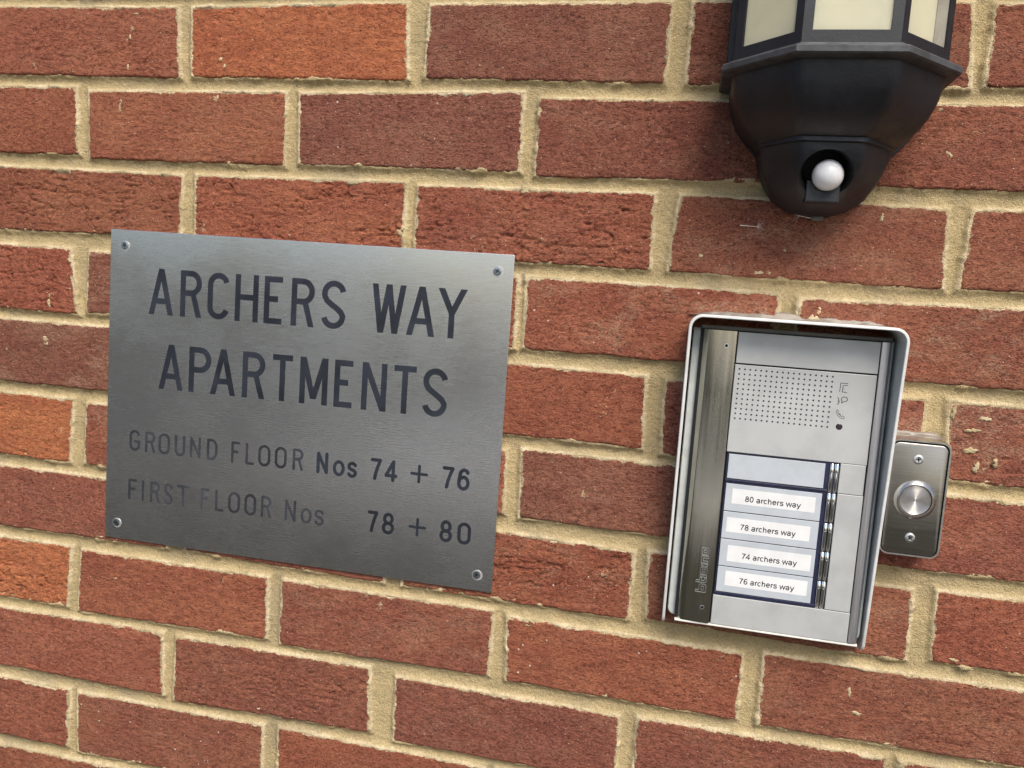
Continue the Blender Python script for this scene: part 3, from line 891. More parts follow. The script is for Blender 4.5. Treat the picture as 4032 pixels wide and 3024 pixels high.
LINES = [
    (-283.4, -239.9, 5.3, False, [('A', -28.9, -3.2), ('R', 4.4, 26.6), ('C', 33.0, 55.4), ('H', 61.4, 84.9), ('E', 90.9, 111.6), ('R', 118.2, 140.9), ('S', 148.0, 171.4), ('W', 196.3, 228.0), ('A', 229.9, 256.0), ('Y', 258.0, 284.0)]),
    (-354.2, -311.0, 5.3, False, [('A', -16.4, 9.3), ('P', 15.7, 38.8), ('A', 38.6, 64.5), ('R', 71.6, 94.6), ('T', 101.4, 122.9), ('M', 129.8, 157.3), ('E', 163.9, 184.3), ('N', 190.7, 214.4), ('T', 220.4, 242.6), ('S', 248.6, 271.6)]),
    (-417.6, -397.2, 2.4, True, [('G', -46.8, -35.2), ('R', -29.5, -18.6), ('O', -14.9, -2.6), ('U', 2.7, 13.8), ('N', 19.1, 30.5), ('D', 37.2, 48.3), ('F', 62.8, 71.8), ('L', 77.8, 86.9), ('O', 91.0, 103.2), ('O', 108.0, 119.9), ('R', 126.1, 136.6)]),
    (-417.8, -397.6, 3.1, True, [('N', 150.2, 161.6), ('7', 203.1, 214.0), ('4', 217.0, 229.3), ('7', 271.4, 282.6), ('6', 285.6, 297.2)]),
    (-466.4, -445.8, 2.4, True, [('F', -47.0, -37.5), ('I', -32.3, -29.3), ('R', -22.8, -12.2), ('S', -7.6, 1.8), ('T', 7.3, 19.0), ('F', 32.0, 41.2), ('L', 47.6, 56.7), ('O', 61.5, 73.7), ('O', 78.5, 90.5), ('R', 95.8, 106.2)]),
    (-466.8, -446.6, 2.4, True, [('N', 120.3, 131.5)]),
    (-466.8, -446.6, 3.0, True, [('7', 202.8, 213.2), ('8', 217.2, 229.0), ('8', 272.2, 284.0), ('0', 288.9, 301.4)]),
    (-418.4, -403.4, 3.0, True, [('o', 166.4, 178.2), ('s', 180.6, 190.3)]),
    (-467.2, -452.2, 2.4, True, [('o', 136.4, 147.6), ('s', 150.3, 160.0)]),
    (-416.0, -399.0, 2.5, True, [('+', 241.4, 258.3)]),
    (-465.1, -448.0, 2.5, True, [('+', 242.8, 259.4)]),
]
for y0, y1, sw, rnd, chars in LINES:
    for ch, x0, x1 in chars:
        lf = MB(); le = MB()
        add_glyph(lf, le, ch, x0, x1, y0, y1, sw, rnd)
        lo = flat_obj(lf, 'letter', M['sheen_pale'] if sw == 2.4 else M['engraving'], SIGN)
        flat_obj(le, 'engraving_edge', M['lit_edge'], lo)


def cross_screw(name, cx, cy, d, r, mat, parent, dome=.9, rot=0.0, slot_mat=None, pozi=True):
    s = MB()
    s.lathe(cx, cy, [(r, d), (r, d + .5), (r * .93, d + dome * .75), (r * .7, d + dome), (r * .52, d + dome), (0, d + dome * .55)], 28)
    so_ = autosmooth(s.obj(name, mat, parent), 30)
    k = MB()
    for q in (0, math.pi / 2):
        a = rot + q
        k.prism([(cx + u * math.cos(a) - w * math.sin(a), cy + u * math.sin(a) + w * math.cos(a)) for u, w in ((-r * .52, -r * .1), (r * .52, -r * .1), (r * .52, r * .1), (-r * .52, r * .1))], d + dome * .4, d + dome + .06 + (.02 if q else 0))
    k.obj('cross_slot', slot_mat or M['gap'], so_)
    return so_


for (x, y, a) in ((-56.1, -220.3, .5), (309.6, -222.2, 1.1), (309.3, -492.6, .3), (-59.2, -491.3, .9)):
    h = MB(); h.lathe(x + .5, y - .5, [(4.9, SD), (4.7, SD + .22), (3.2, SD + .25), (0, SD + .25)], 32)
    h.obj('screw_washer', M['halo'], SIGN)
    s_ = cross_screw('screw', x, y, SD + .2, 3.6, M['zinc'], SIGN, .7, a)

# ------------------------------------------------------------------ door entry panel
PANEL = empty('entry_panel', V(556, -500, 0))
tag(PANEL, 'silver door intercom with four name labels and chrome call buttons under a hood', 'intercom')
FD = 20.0
HX0, HX1, HY1, HY0 = 474.5, 634.2, -246.5, -506.0


def hood_d(y):      # the hood is deep at the top and shallow at the foot
    return 18.5 + (45.0 - 18.5) * (y - HY0) / (HY1 - HY0)


def hood_path(o, r, n=10):
    x0, x1, y1 = HX0 + o, HX1 - o, HY1 - o
    p = [(x0, HY0), (x0, HY0 + .8), (x0, HY0 + 2.6), (x0, HY0 + 6), (x0, -440.0), (x0, -370.0), (x0, -300.0)]
    p += [(x0 + r + r * math.cos(math.radians(180 - 90 * k / n)), y1 - r + r * math.sin(math.radians(180 - 90 * k / n))) for k in range(n + 1)]
    p += [(x1 - r + r * math.cos(math.radians(90 - 90 * k / n)), y1 - r + r * math.sin(math.radians(90 - 90 * k / n))) for k in range(n + 1)]
    p += [(x1, -300.0), (x1, -370.0), (x1, -440.0), (x1, HY0 + 6), (x1, HY0 + 2.6), (x1, HY0 + .8), (x1, HY0)]
    return p


oo = hood_path(0, 11); ii = hood_path(2.3, 8.7)
n = len(oo)
foot = lambda y, d: d - 9.0 * (1 - math.sqrt(max(0, 1 - max(0, 1 - (y - HY0) / 6.0) ** 2)))
rings = [[V(x, y, .5) for x, y in oo], [V(x, y, foot(y, hood_d(y)) - .5) for x, y in oo],
         [V(x + (p[0] - x) * .2, y + (p[1] - y) * .2, foot(y, hood_d(y))) for (x, y), p in zip(oo, ii)],
         [V(x + (p[0] - x) * .8, y + (p[1] - y) * .8, foot(y, hood_d(y))) for (x, y), p in zip(oo, ii)],
         [V(x, y, foot(y, hood_d(y)) - .5) for x, y in ii], [V(x, y, .5) for x, y in ii]]
hb = MB(); hv_ = [p for r in rings for p in r]; hf_ = []
for k in range(6):
    for i in range(n - 1):
        a = k * n; b = ((k + 1) % 6) * n
        hf_.append((a + i, a + i + 1, b + i + 1, b + i))
hf_.append(tuple(k * n for k in range(6))); hf_.append(tuple(k * n + n - 1 for k in range(6)))
hb.add(hv_, hf_)
hood = autosmooth(hb.obj('rain_hood', M['alu'], PANEL), 40)
# inner face is painted mid grey
hood.data.materials.append(M['alu_in'])
for p in hood.data.polygons:
    vi = [v // n for v in p.vertices]
    if set(vi) <= {4, 5}: p.material_index = 1

bb = MB(); bb.prism(rrect(478.4, 630.8, -498.6, -257.2, 1.5, 4, r_bottom=6), .5, 15.0, bevel=2.0)
autosmooth(bb.obj('base_box', M['alu_in'], PANEL), 40)
bk = MB(); bk.box(484.4, 628.0, -499.0, -257.8, 14.8, 17.6); bk.obj('frame_backing', M['gap'], PANEL)
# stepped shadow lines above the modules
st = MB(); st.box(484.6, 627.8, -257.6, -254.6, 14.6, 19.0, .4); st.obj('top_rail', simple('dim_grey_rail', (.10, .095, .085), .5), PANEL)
br = MB(); br.box(484.8, 628.0, -501.2, -499.5, 12, 20.4, .5); br.obj('bottom_rim', simple('cream_rim', (.78, .75, .68), .4), PANEL)

# bent steel strip down the left, with screw holes and the raised maker's name
ls = MB(); rings = []
prof = [(484.6, 15.2), (484.8, 15.6), (485.4, 16.2), (490.0, 20.0), (491.0, 20.4), (498, 20.9), (505, 21.2), (511.2, 21.1), (512.5, 20.8), (512.6, 17.0)]
for y in (-499.2, -258.2):
    rings.append([V(x, y, d) for x, d in prof])
ls.loft(rings, close=True)
strip = autosmooth(ls.obj('steel_strip', M['steel'], PANEL), 25)
for (x, y) in ((505.1, -270.1), (505.9, -486.3)):
    h = MB(); h.ring([(x + 1.75 * math.cos(a), y + 1.75 * math.sin(a)) for a in [2 * math.pi * k / 24 for k in range(24)]],
                     [(x + 1.25 * math.cos(a), y + 1.25 * math.sin(a)) for a in [2 * math.pi * k / 24 for k in range(24)]], 20.6, 21.5)
    h.obj('hole_rim', M['plate_edge'], strip)
    h = MB(); h.lathe(x, y, [(1.27, 21.32), (0, 21.32)], 20); h.obj('screw_hole', M['gap'], strip)


def logo(parent):
    """outlined lower-case letters reading upwards"""
    mb = MB()
    lx, ly = 507.4, -473.6        # start (bottom right of first letter)
    # letters drawn with u along the reading direction (up) and v across (towards the left = letter top)
    o = []
    def boxo(u0, u1, v0, v1): o.append(([(u0, v0), (u1, v0), (u1, v1), (u0, v1)], True))
    o += [([(0, 0), (0, 8.2), (1.7, 8.2), (1.7, 5.4), (6.2, 5.4), (6.8, 4.4), (6.8, 1.0), (6.0, 0)], True)]   # b
    boxo(1.9, 4.9, 1.7, 3.7)
    o += [([(8.2, 8.6), (8.2, 1.2), (9.0, .2), (12.0, .2), (12.0, 1.8), (9.9, 1.8), (9.9, 3.9), (12.0, 3.9), (12.0, 5.3), (9.9, 5.3), (9.9, 8.0)], True)]  # t
    boxo(12.8, 14.4, .2, 5.4)      # i
    o += [([(15.2, 1.2), (15.2, 4.6), (16.2, 5.6), (20.4, 5.6), (21.0, 4.8), (21.0, 3.5), (19.3, 3.5), (19.3, 4.1), (17.0, 4.1), (17.0, 1.7), (19.3, 1.7), (19.3, 2.4), (21.0, 2.4), (21.0, 1.0), (20.2, .2), (16.0, .2)], True)]  # c
    boxo(22.0, 23.7, .2, 5.4)      # i
    o += [([(24.6, .2), (24.6, 5.6), (30.6, 5.6), (30.6, .2), (28.8, .2), (28.8, 4.1), (26.4, 4.1), (26.4, .2)], True)]  # n
    o += [([(31.6, 1.0), (31.6, 4.8), (32.3, 5.6), (37.4, 5.6), (37.4, .9), (36.6, .2), (32.4, .2)], True)]  # o
    boxo(33.4, 35.7, 1.7, 4.0)
    for pts, cl in o:
        P = [(lx - v, ly + u) for u, v in pts]
        for q in ribbon(P, .17, cl):
            mb.prism(q, 20.9, 21.42)
    return mb.obj('raised_maker_name', M['plate_edge'], parent)


logo(strip)

rs = MB(); rings = []
prof = [(620.4, 17.0), (620.5, 20.6), (621.6, 20.9), (626.0, 20.3), (627.4, 19.2), (627.8, 16.0)]
for y in (-499.0, -258.2): rings.append([V(x, y, d) for x, d in prof])
rs.loft(rings); autosmooth(rs.obj('steel_edge_strip', M['steel_r'], PANEL), 25)

# plastic modules
for nm, b in (('top_cap', (513.7, 619.7, -283.1, -258.4)), ('bottom_cap', (513.9, 620.0, -499.2, -474.5))):
    s = MB(); s.box(*b, 16, FD + .5, .35); s.obj(nm, M['module'], PANEL)
s = MB(); s.box(513.4, 619.5, -354.9, -284.3, 16, FD + .5, .35)
spk = s.obj('speaker_panel', M['module'], PANEL)
s = MB()
for i in range(18):
    for j in range(11):
        x = 517.0 + (587.4 - 517.0) * i / 17; y = -287.8 - (327.5 - 287.8) * j / 10
        s.lathe(x, y, [(.74, FD + .53), (0, FD + .53)], 10)
flat_obj(s, 'speaker_holes', M['gap'], spk)
s = MB(); s.lathe(596.1, -326.4, [(2.5, FD + .5), (2.5, FD + .58), (2.1, FD + .8), (0, FD + .9)], 24); s.obj('call_sensor', simple('dark_smoked_dot', (.03, .022, .028), .2), spk)
# printed symbols: door, talking head, handset
s = MB()
def pline(pts, w=.27, closed=False):
    lay[0] += 1
    for q in ribbon(pts, w, closed): s.add([V(x, y, FD + .53 + .004 * (lay[0] % 6)) for x, y in q], [(0, 1, 2, 3)])
pline([(593.6, -299.2), (593.8, -292.2), (599.2, -292.1)])
pline([(599.1, -293.4), (595.7, -294.2), (595.5, -299.0), (599.0, -299.2)])
pline([(596.6, -296.6), (597.1, -296.6)])
pline([(592.6, -303.4), (593.7, -305.0), (593.4, -306.0), (594.4, -306.6), (593.3, -307.2), (594.0, -308.2), (592.6, -309.2)])
pline([(595.7, -307.9), (596.4, -306.6), (595.5, -305.6), (595.6, -304.0), (596.7, -302.9), (598.8, -302.9), (599.9, -303.9), (599.9, -305.2), (598.8, -306.3), (597.4, -306.6), (595.7, -307.9)])
pline([(592.8, -314.0), (593.6, -313.2), (594.5, -314.6), (593.9, -315.4), (596.9, -318.4), (597.8, -317.6), (599.2, -318.9), (598.4, -320.0), (596.4, -319.6), (593.9, -317.4), (592.7, -315.2)], .2, True)
pline([(595.0, -316.0), (596.2, -317.0)])
flat_obj(s, 'printed_symbols', simple('grey_print', (.04, .04, .042), .6), spk)

# name windows and call buttons
s = MB(); s.box(514.2, 600.0, -379.4, -355.4, 16, FD - .6, .3); s.obj('name_bezel', M['navy'], PANEL)
s = MB(); s.box(514.2, 592.6, -473.9, -379.5, 16, FD - .6, .3); s.obj('name_bezel', M['navy'], PANEL)
s = MB(); s.box(514.3, 593.0, -379.2, -377.4, FD - .8, FD + .2, .3); s.obj('bezel_bar', M['navy'], PANEL)
s = MB(); s.box(514.3, 593.0, -474.0, -471.4, FD - .8, FD + .2, .3); s.obj('bezel_bar', M['navy'], PANEL)
rows = [(-376.6, -356.7, None), (-403.3, -380.9, ('80 archers way', 521.0, 585.0, -397.0, -384.6)),
        (-426.2, -404.0, ('78 archers way', 518.8, 583.4, -420.7, -408.6)),
        (-449.2, -426.9, ('74 archers way', 521.7, 586.4, -445.0, -431.6)),
        (-471.0, -449.9, ('76 archers way', 521.9, 585.8, -465.4, -453.2))]


SANS = {   # centre lines in em units, advance width last
    'a': ([arc(.27, .15, .20, .13, 60, 300, 10), [(.37, .27), (.20, .25)], [(.10, .40), (.16, .475), (.27, .49), (.38, .46), (.42, .37), (.42, .12), (.46, .02)], [(.42, .14), (.33, .05)]], .556),
    'r': ([[(.11, 0), (.11, .50)], [(.11, .30), (.15, .43), (.23, .48), (.33, .465)]], .333),
    'c': ([arc(.26, .26, .19, .225, 45, 315, 14)], .5),
    'h': ([[(.11, 0), (.11, .71)], [(.11, .30), (.15, .43), (.27, .485), (.39, .44), (.43, .32), (.43, 0)]], .556),
    'e': ([[(.09, .28), (.46, .28)] + arc(.275, .26, .19, .225, 10, 325, 14)], .556),
    's': ([[(.42, .38), (.36, .465), (.25, .485), (.13, .45), (.10, .37), (.15, .30), (.27, .265), (.38, .225), (.43, .15), (.39, .06), (.27, .03), (.14, .05), (.07, .14)]], .5),
    'w': ([[(.03, .50), (.19, .03), (.36, .48), (.53, .03), (.69, .50)]], .722),
    'y': ([[(.04, .50), (.25, .03)], [(.46, .50), (.24, -.06), (.16, -.16), (.06, -.165)]], .5),
    '8': ([arc(.275, .53, .15, .145, 0, 360, 16), arc(.275, .19, .19, .165, 0, 360, 16)], .556),
    '0': ([arc(.275, .355, .185, .325, 0, 360, 18)], .556),
    '7': ([[(.06, .66), (.47, .66), (.33, .44), (.24, .22), (.20, 0)]], .556),
    '4': ([[(.37, 0), (.37, .68), (.05, .20), (.50, .20)]], .556),
    '6': ([arc(.28, .21, .185, .175, 0, 360, 16), [(.45, .60), (.36, .67), (.26, .675), (.15, .60), (.10, .45), (.095, .22)]], .556),
    ' ': ([], .278)}


def text_mesh(txt, name, x0, x1, yb, d, mat, parent):
    W_ = sum(SANS[c][1] for c in txt) - .08; k = (x1 - x0) / W_
    mb = MB(); u = -.04; q = 0
    for c in txt:
        for pts in SANS[c][0]:
            q += 1
            for po in ribbon([(x0 + (u + a) * k, yb + b * k) for a, b in pts], .058 * k):
                mb.add([V(x, y, d + .004 * (q % 5)) for x, y in po], [(0, 1, 2, 3)])
        u += SANS[c][1]
    return flat_obj(mb, name, mat, parent)


for y0, y1, lab in rows:
    s = MB(); s.box(515.6, 589.4, y0, y1, FD - .8, FD + .15, .25)
    w = s.obj('name_window', M['window'], PANEL)
    if lab:
        txt, lx0, lx1, ly0, ly1 = lab
        p = MB(); p.box(lx0, lx1, ly0, ly1, FD + .1, FD + .22); p.obj('paper_label', M['paper'], w)
        tx = 531.4 if txt[1] == '0' else (529.8 if txt[1] == '8' else 533.2)
        yb = {'80 archers way': -394.4, '78 archers way': -417.9, '74 archers way': -441.7, '76 archers way': -462.5}[txt]
        text_mesh(txt, 'printed_name', tx, tx + 42.6, yb, FD + .235, M['ink'], w)
bys = [(-379.0, -356.2), (-403.4, -380.0), (-427.0, -404.2), (-450.9, -427.7), (-474.0, -451.6)]
for y0, y1 in bys:
    s = MB()
    for cx, hw in ((594.5, 1.55), (598.2, 1.55)):
        rr = []
        for y, q in ((y0 + .1, -.5), (y0 + .8, 0), (y0 + 8, .35), (y1 - 7, .75), (y1 - 2.2, .65), (y1 - .1, -.4)):
            rr.append([V(cx + hw * math.cos(math.radians(180 - 180 * k / 12)), y, FD - .9 + q + 1.45 * math.sin(math.radians(180 * k / 12))) for k in range(13)])
        s.loft(rr, close=True)
    b = autosmooth(s.obj('call_button', M['chrome'], PANEL), 50)
s = MB(); s.box(592.7, 600.0, -474.2, -355.6, FD - 2, FD - .7); s.obj('button_channel', M['gap'], PANEL)
for b in ((600.5, 619.2, -379.1, -355.2), (600.6, 619.7, -474.0, -379.5)):
    s = MB(); s.box(*b, 16, FD + .4, .35); s.obj('side_plate', M['module'], PANEL)

# sealant smeared along the top of the hood
def sealant(name, x0, x1, yb, h, parent, seed):
    mb = MB(); nx, ny = 60, 8; vs = []; fs = []
    for j in range(ny + 1):
        for i in range(nx + 1):
            u = i / nx; v = j / ny; x = x0 + (x1 - x0) * u
            hh = h * (1 + .30 * float(vnoise(np.array([x / 22.]), np.array([0.]), seed)[0]) + .10 * float(vnoise(np.array([x / 7.]), np.array([3.]), seed)[0]))
            edge = min(1, u * 9, (1 - u) * 9)
            y = yb + v * hh * edge
            d = 4.2 * (1 - v) ** 1.4 * (.8 + .25 * float(vnoise(np.array([x / 5.]), np.array([y / 2.]), seed + 3)[0])) - .4 + .12 * float(vnoise(np.array([x / 4.]), np.array([y / 3.]), seed + 5)[0])
            if v == 1: d = -3.0
            vs.append(V(x, y, d))
    for j in range(ny):
        for i in range(nx):
            a = j * (nx + 1) + i; fs.append((a, a + 1, a + nx + 2, a + nx + 1))
    mb.add(vs, fs)
    return mb.obj(name, M['sealant'], parent, True)


sealant('sealant_bead', 474, 632, HY1 - .6, 5.2, PANEL, 33)

# ------------------------------------------------------------------ bell push
BELL = empty('door_bell_push', V(655, -421, 0))
tag(BELL, 'narrow tarnished steel plate with one round button, right of the door intercom', 'bell push')
BX0, BX1, BY0, BY1, BD = 633.8, 677.4, -421.2, -330.6, 25.0
s = MB()
s.ring(rrect(BX0, BX1, BY0, BY1, 7.0), rrect(BX0 + 1.25, BX1 - 1.25, BY0 + 1.25, BY1 - 1.25, 5.9), .5, BD)
autosmooth(s.obj('housing', M['bell_rim'], BELL), 40)
s = MB(); s.prism(rrect(BX0 + 1.0, BX1 - 1.0, BY0 + 1.0, BY1 - 1.0, 6.0), 10, BD - 2.0); s.obj('housing_back', M['gap'], BELL)
s = MB(); s.prism(rrect(BX0 + 2.1, BX1 - 2.1, BY0 + 1.9, BY1 - 2.4, 5.4), 12, BD + .1, bevel=.8)
autosmooth(s.obj('face_plate', M['bell'], BELL), 60)
for (x, y, a) in ((654.6, -345.2, .15), (655.4, -406.5, .75)):
    cross_screw('screw', x, y, BD + .1, 3.75, M['plate_edge'], BELL, 1.2, a)
BCX, BCY = 655.6, -376.6
s = MB(); s.lathe(BCX, BCY, [(15.2, BD - .2), (15.2, BD + .4), (14.9, BD + .8), (12.4, BD + 2.6), (11.9, BD + 2.6), (11.7, BD)], 72)
autosmooth(s.obj('button_bezel', M['bezel'], BELL, loc=V(BCX, BCY, BD)), 35)
s = MB(); s.lathe(BCX, BCY, [(11.45, BD), (11.45, BD + 1.5), (11.0, BD + 1.9), (10.6, BD + 1.8), (8, BD + 1.75), (4, BD + 1.7), (1.0, BD + 1.68), (0, BD + 1.675)], 96)
autosmooth(s.obj('button_cap', M['cap'], BELL, loc=V(BCX, BCY, BD)), 35)
sealant('sealant_bead', 635, 678, BY1 - .5, 4.0, BELL, 71)

# ------------------------------------------------------------------ wall lantern
LAMP = empty('wall_lantern', V(561.5, -170, 0))
tag(LAMP, 'black half octagonal wall lantern with cream glass panes and white motion sensor ball below', 'lantern')
LC = 561.5


def octo(sh, sd, fh, fd, y, d0=3.0, c=LC):
    """half-octagon section: side half width, side depth, front half width, front depth"""
    return [V(c - sh * 1.0, y, d0), V(c - sh, y, sd), V(c - fh, y, fd), V(c + fh, y, fd), V(c + sh, y, sd), V(c + sh, y, d0)]


def octo_r(sh, sd, fh, fd, y, d0=3.0, c=LC, cr=5.5):
    # the same section with its four outward corners rounded
    P = [(-sh, d0), (-sh, sd), (-fh, fd), (fh, fd), (sh, sd), (sh, d0)]
    out = [V(c + P[0][0], y, P[0][1])]
    for i in range(1, 5):
        a, p, b = Vector(P[i - 1]), Vector(P[i]), Vector(P[i + 1])
        k = min(cr, (a - p).length * .45, (b - p).length * .45)
        q0 = p + (a - p).normalized() * k; q1 = p + (b - p).normalized() * k
        for j in range(5):
            t = j / 4; w = q0 * (1 - t) ** 2 + p * 2 * t * (1 - t) + q1 * t * t
            out.append(V(c + w.x, y, w.y))
    out.append(V(c + P[5][0], y, P[5][1]))
    return out


def loft_y(secs, name, mat, ang=20, n_sub=1):
    mb = MB(); mb.loft([octo(*a) for a in secs]); return autosmooth(mb.obj(name, mat, LAMP), ang)


# back plate following the outline
hwp = [(190, 40), (170, 78), (-60, 78), (-74, 72.5), (-88, 70.5), (-99, 66.5), (-106, 61), (-114, 54.5), (-119, 49), (-132, 44.5), (-150, 36.0), (-159, 24), (-164, 10), (-165.5, 0)]
outl = [(LC + 1.5 + w, y) for y, w in hwp] + [(LC + 1.5 - w, y) for y, w in reversed(hwp[:-1])]
s = MB(); s.prism(outl, .8, 5.0, bevel=.8); autosmooth(s.obj('back_plate', M['black'], LAMP), 20)
# projecting rim tray
loft_y([(74, 57, 31.5, 102, -71.5), (79.5, 61.5, 34.3, 108.6, -70.6), (80.6, 62.4, 34.8, 109.8, -69.6), (80.6, 62.4, 34.8, 109.8, -66.0), (79.8, 61.8, 34.4, 109.0, -64.9), (76, 58.5, 32.5, 104, -64.0), (75, 58, 32, 103, -62.0)], 'rim_tray', M['black_dusty'])
# deep bowl under the tray
bowl = [(-70, 1.0), (-74, .997), (-80, .985), (-86, .968), (-92, .94), (-98, .905), (-103, .862), (-108, .805), (-112, .745), (-115.5, .68), (-118, .63)]
mb = MB(); mb.loft([octo_r(72.5 * g_, 58 * g_, 31.5 * g_, 100 * g_, y) for y, g_ in reversed(bowl)]); autosmooth(mb.obj('bowl', M['black'], LAMP), 30)
# sensor housing below
sh = [(-114.2, .965), (-115.2, 1.0), (-118.2, 1.005), (-119.0, .965), (-124, .955), (-130, .925), (-136, .885), (-142, .83), (-148, .755), (-153, .665), (-157.5, .55), (-161, .42), (-163.2, .29), (-164.6, .12)]
mb = MB(); mb.loft([octo_r(48.5 * k, 37 * k, 22.5 * k, 68 * k, y, cr=5.0) for y, k in reversed(sh)])
sens = autosmooth(mb.obj('sensor_housing', M['black'], LAMP), 25)
# socket bored into it
cu = MB(); SX, SY = 561.2, -132.5
ax = Vector((0, -math.cos(math.radians(22)), -math.sin(math.radians(22)))); c0 = V(SX, SY, 36)
up = Vector((0, -math.sin(math.radians(22)), math.cos(math.radians(22)))); rt = Vector((1, 0, 0))
rr = []
for rad, t in ((13.5, 0), (15.5, .010), (19.5, .024), (27.0, .045)):
    rr.append([c0 + ax * t + (rt * math.cos(2 * math.pi * k / 36) + up * math.sin(2 * math.pi * k / 36)) * rad * .001 for k in range(36)])
cu.loft(rr)
cut = cu.obj('cutter', M['socket'])
bo = sens.modifiers.new('b', 'BOOLEAN'); bo.operation = 'DIFFERENCE'; bo.object = cut; bo.solver = 'EXACT'
bo.material_mode = 'TRANSFER'
dg = bpy.context.evaluated_depsgraph_get(); dg.update()
nm_ = bpy.data.meshes.new_from_object(sens.evaluated_get(dg)); sens.modifiers.clear(); sens.data = nm_
bpy.data.objects.remove(cut)
s = MB()
c1 = V(563.4, -139.3, 50.0)
N1, N2 = 28, 16; vs = []; fs = []
for j in range(N2 + 1):
    for i in range(N1):
        a = 2 * math.pi * i / N1; b = -math.pi / 2 + math.pi * j / N2
        vs.append(c1 + Vector((math.cos(a) * math.cos(b), math.sin(a) * math.cos(b), math.sin(b))) * .0112)
for j in range(N2):
    for i in range(N1):
        fs.append((j * N1 + i, j * N1 + (i + 1) % N1, (j + 1) * N1 + (i + 1) % N1, (j + 1) * N1 + i))
s.add(vs, fs); s.obj('sensor_lens', M['lens'], LAMP, True)
s = MB(); s.box(549.5, 573.5, -158.5, -143.0, 15, 47.5, .8); s.obj('sensor_shelf', M['black'], LAMP)
s = MB(); s.box(561.0, 569.5, -167.2, -164.0, 1, 9, .6); s.obj('drain_clip', simple('grey_clip', (.13, .12, .10), .5), LAMP)

# lantern body: posts, sills and cream panes
BW = dict(sh=72.4, sd=57.0, fh=31.2, fd=99.5)
corners = [(LC - BW['sh'], 3.0), (LC - BW['sh'], BW['sd']), (LC - BW['fh'], BW['fd']), (LC + BW['fh'], BW['fd']), (LC + BW['sh'], BW['sd']), (LC + BW['sh'], 3.0)]
Y0, Y1 = -63.0, 120.0


def facet_box(mb, p, q, u0, u1, y0, y1, t0, t1):
    """box on the facet p->q (x, depth): u in mm along it, t = thickness inward from its face"""
    px, pd = p; qx, qd = q; L = math.hypot(qx - px, qd - pd); ex, ed = (qx - px) / L, (qd - pd) / L
    nx, nd = -ed, ex      # candidate outward normal
    mx, md = (px + qx) / 2 - LC, (pd + qd) / 2 - 20
    if nx * mx + nd * md < 0: nx, nd = -nx, -nd
    vs = []
    for y in (y0, y1):
        for u, t in ((u0, t0), (u1, t0), (u1, t1), (u0, t1)):
            vs.append(V(px + ex * u - nx * t, y, pd + ed * u - nd * t))
    mb.add(vs, [(0, 1, 2, 3), (4, 5, 6, 7), (0, 1, 5, 4), (1, 2, 6, 5), (2, 3, 7, 6), (3, 0, 4, 7)])
    return L


for k in range(5):
    p, q = corners[k], corners[k + 1]; L = math.hypot(q[0] - p[0], q[1] - p[1])
    fr = MB(); e = 6.6
    facet_box(fr, p, q, 0, e, Y0, Y1, 0, 3.2); facet_box(fr, p, q, L - e, L, Y0, Y1, 0, 3.2)
    facet_box(fr, p, q, e, L - e, Y0, Y0 + 10.2, 0.02, 3.2); facet_box(fr, p, q, e, L - e, Y1 - 8, Y1, 0.02, 3.2)
    fr.obj('window_frame', M['black'], LAMP)
    pn = MB(); facet_box(pn, p, q, e - 1.2, L - e + 1.2, Y0 + 9, Y1 - 7, 1.6, 3.4); pn.obj('glass_pane', M['pane'], LAMP)
    if k == 3:
        pn = MB(); facet_box(pn, p, q, L - e - 13.5, L - e, Y0 + 10.2, Y1 - 8, 1.1, 1.6); pn.obj('pane_strip', M['pane_strip_grey'], LAMP)  # grey strip added over the pane, standing for the inside wall behind it
rf = MB(); rf.box(LC - 66, LC + 66, Y0, Y1, 5.1, 6.5); rf.prism([(LC - 1, Y0), (LC + 1, Y0), (LC + 1, Y0 + .1), (LC - 1, Y0 + .1)], 6, 7)  # cream plates added inside the lantern to brighten its panes
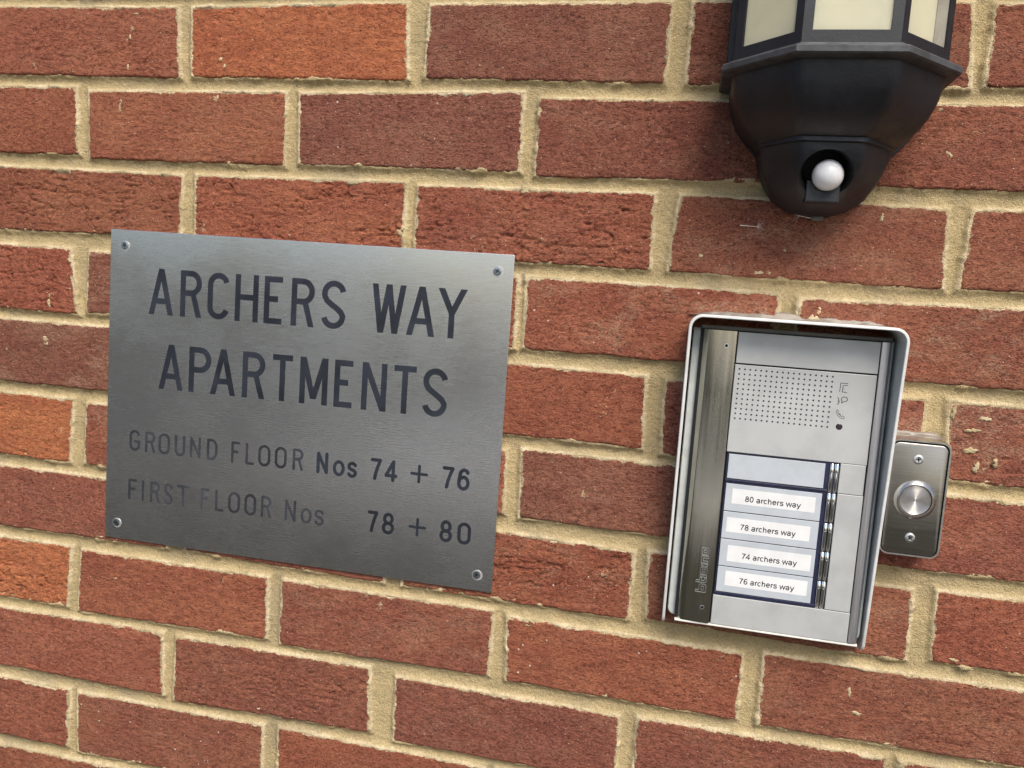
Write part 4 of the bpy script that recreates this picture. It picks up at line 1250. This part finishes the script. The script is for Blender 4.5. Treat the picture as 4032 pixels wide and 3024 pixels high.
rf.obj('added_reflector', simple('cream_reflector', (.90, .88, .76), .6), LAMP)
rf = MB(); rf.loft([octo(68, 53, 29, 94, -61.9, 7), octo(68, 53, 29, 94, -61.2, 7)]); rf.obj('added_reflector_floor', simple('cream_reflector_floor', (.90, .88, .76), .6), LAMP)
# roof, out of the picture above
loft_y([(75, 58, 32, 103, Y1), (82, 64, 36, 112, Y1 + 1), (82, 64, 36, 112, Y1 + 6), (60, 46, 26, 82, Y1 + 22), (44, 34, 18, 58, Y1 + 44), (20, 16, 9, 26, Y1 + 56), (8, 8, 4, 12, Y1 + 60)], 'roof', M['black'])

# ------------------------------------------------------------------ dandelion seeds caught on the wall and lamp
def seed_thing(name, root, tip, d, label, rs, spread=80, n=11, ln=6.5):
    e = empty(name, V(*root, d)); tag(e, label, 'seed', 'dandelion seeds near the lantern')
    rg = random.Random(rs)
    s = MB(); a = V(*root, d); b = V(*tip, d + 1.5)
    s.tube([a, a.lerp(b, .12), a.lerp(b, .6), b], [.00050, .00042, .00020, .00018], 5); s.obj('stalk', M['seed'], e)
    s = MB(); dr = (Vector(tip) - Vector(root)).normalized(); base = math.atan2(dr.y, dr.x)
    for i in range(n):
        q = base + math.radians(-spread + 2 * spread * i / (n - 1) + rg.uniform(-5, 5)); l = ln * rg.uniform(.75, 1.05) * (1 if abs(i - n / 2) > 2 else .7)
        c = Vector(tip) + Vector((math.cos(q), math.sin(q))) * l; c2 = Vector(tip) + Vector((math.cos(q * .9 + base * .1), math.sin(q * .9 + base * .1))) * l * .5
        s.tube([b, V(*c2, d + 2.2 + rg.uniform(0, 2)), V(*c, d + 2 + rg.uniform(0, 4))], [.00008, .00007, .00005], 3)
    s.obj('pappus', M['seed'], e)


seed_thing('dandelion_seed', (507.6, -173.3), (520.8, -173.8), 1.5, 'pale dandelion seed with fanned hairs stuck on the brick below left of the lantern', 3)
seed_thing('dandelion_seed', (561.0, -165.5), (551.9, -164.2), 5.5, 'dandelion seed hanging from the bottom edge of the lantern', 8, 70, 9, 8)
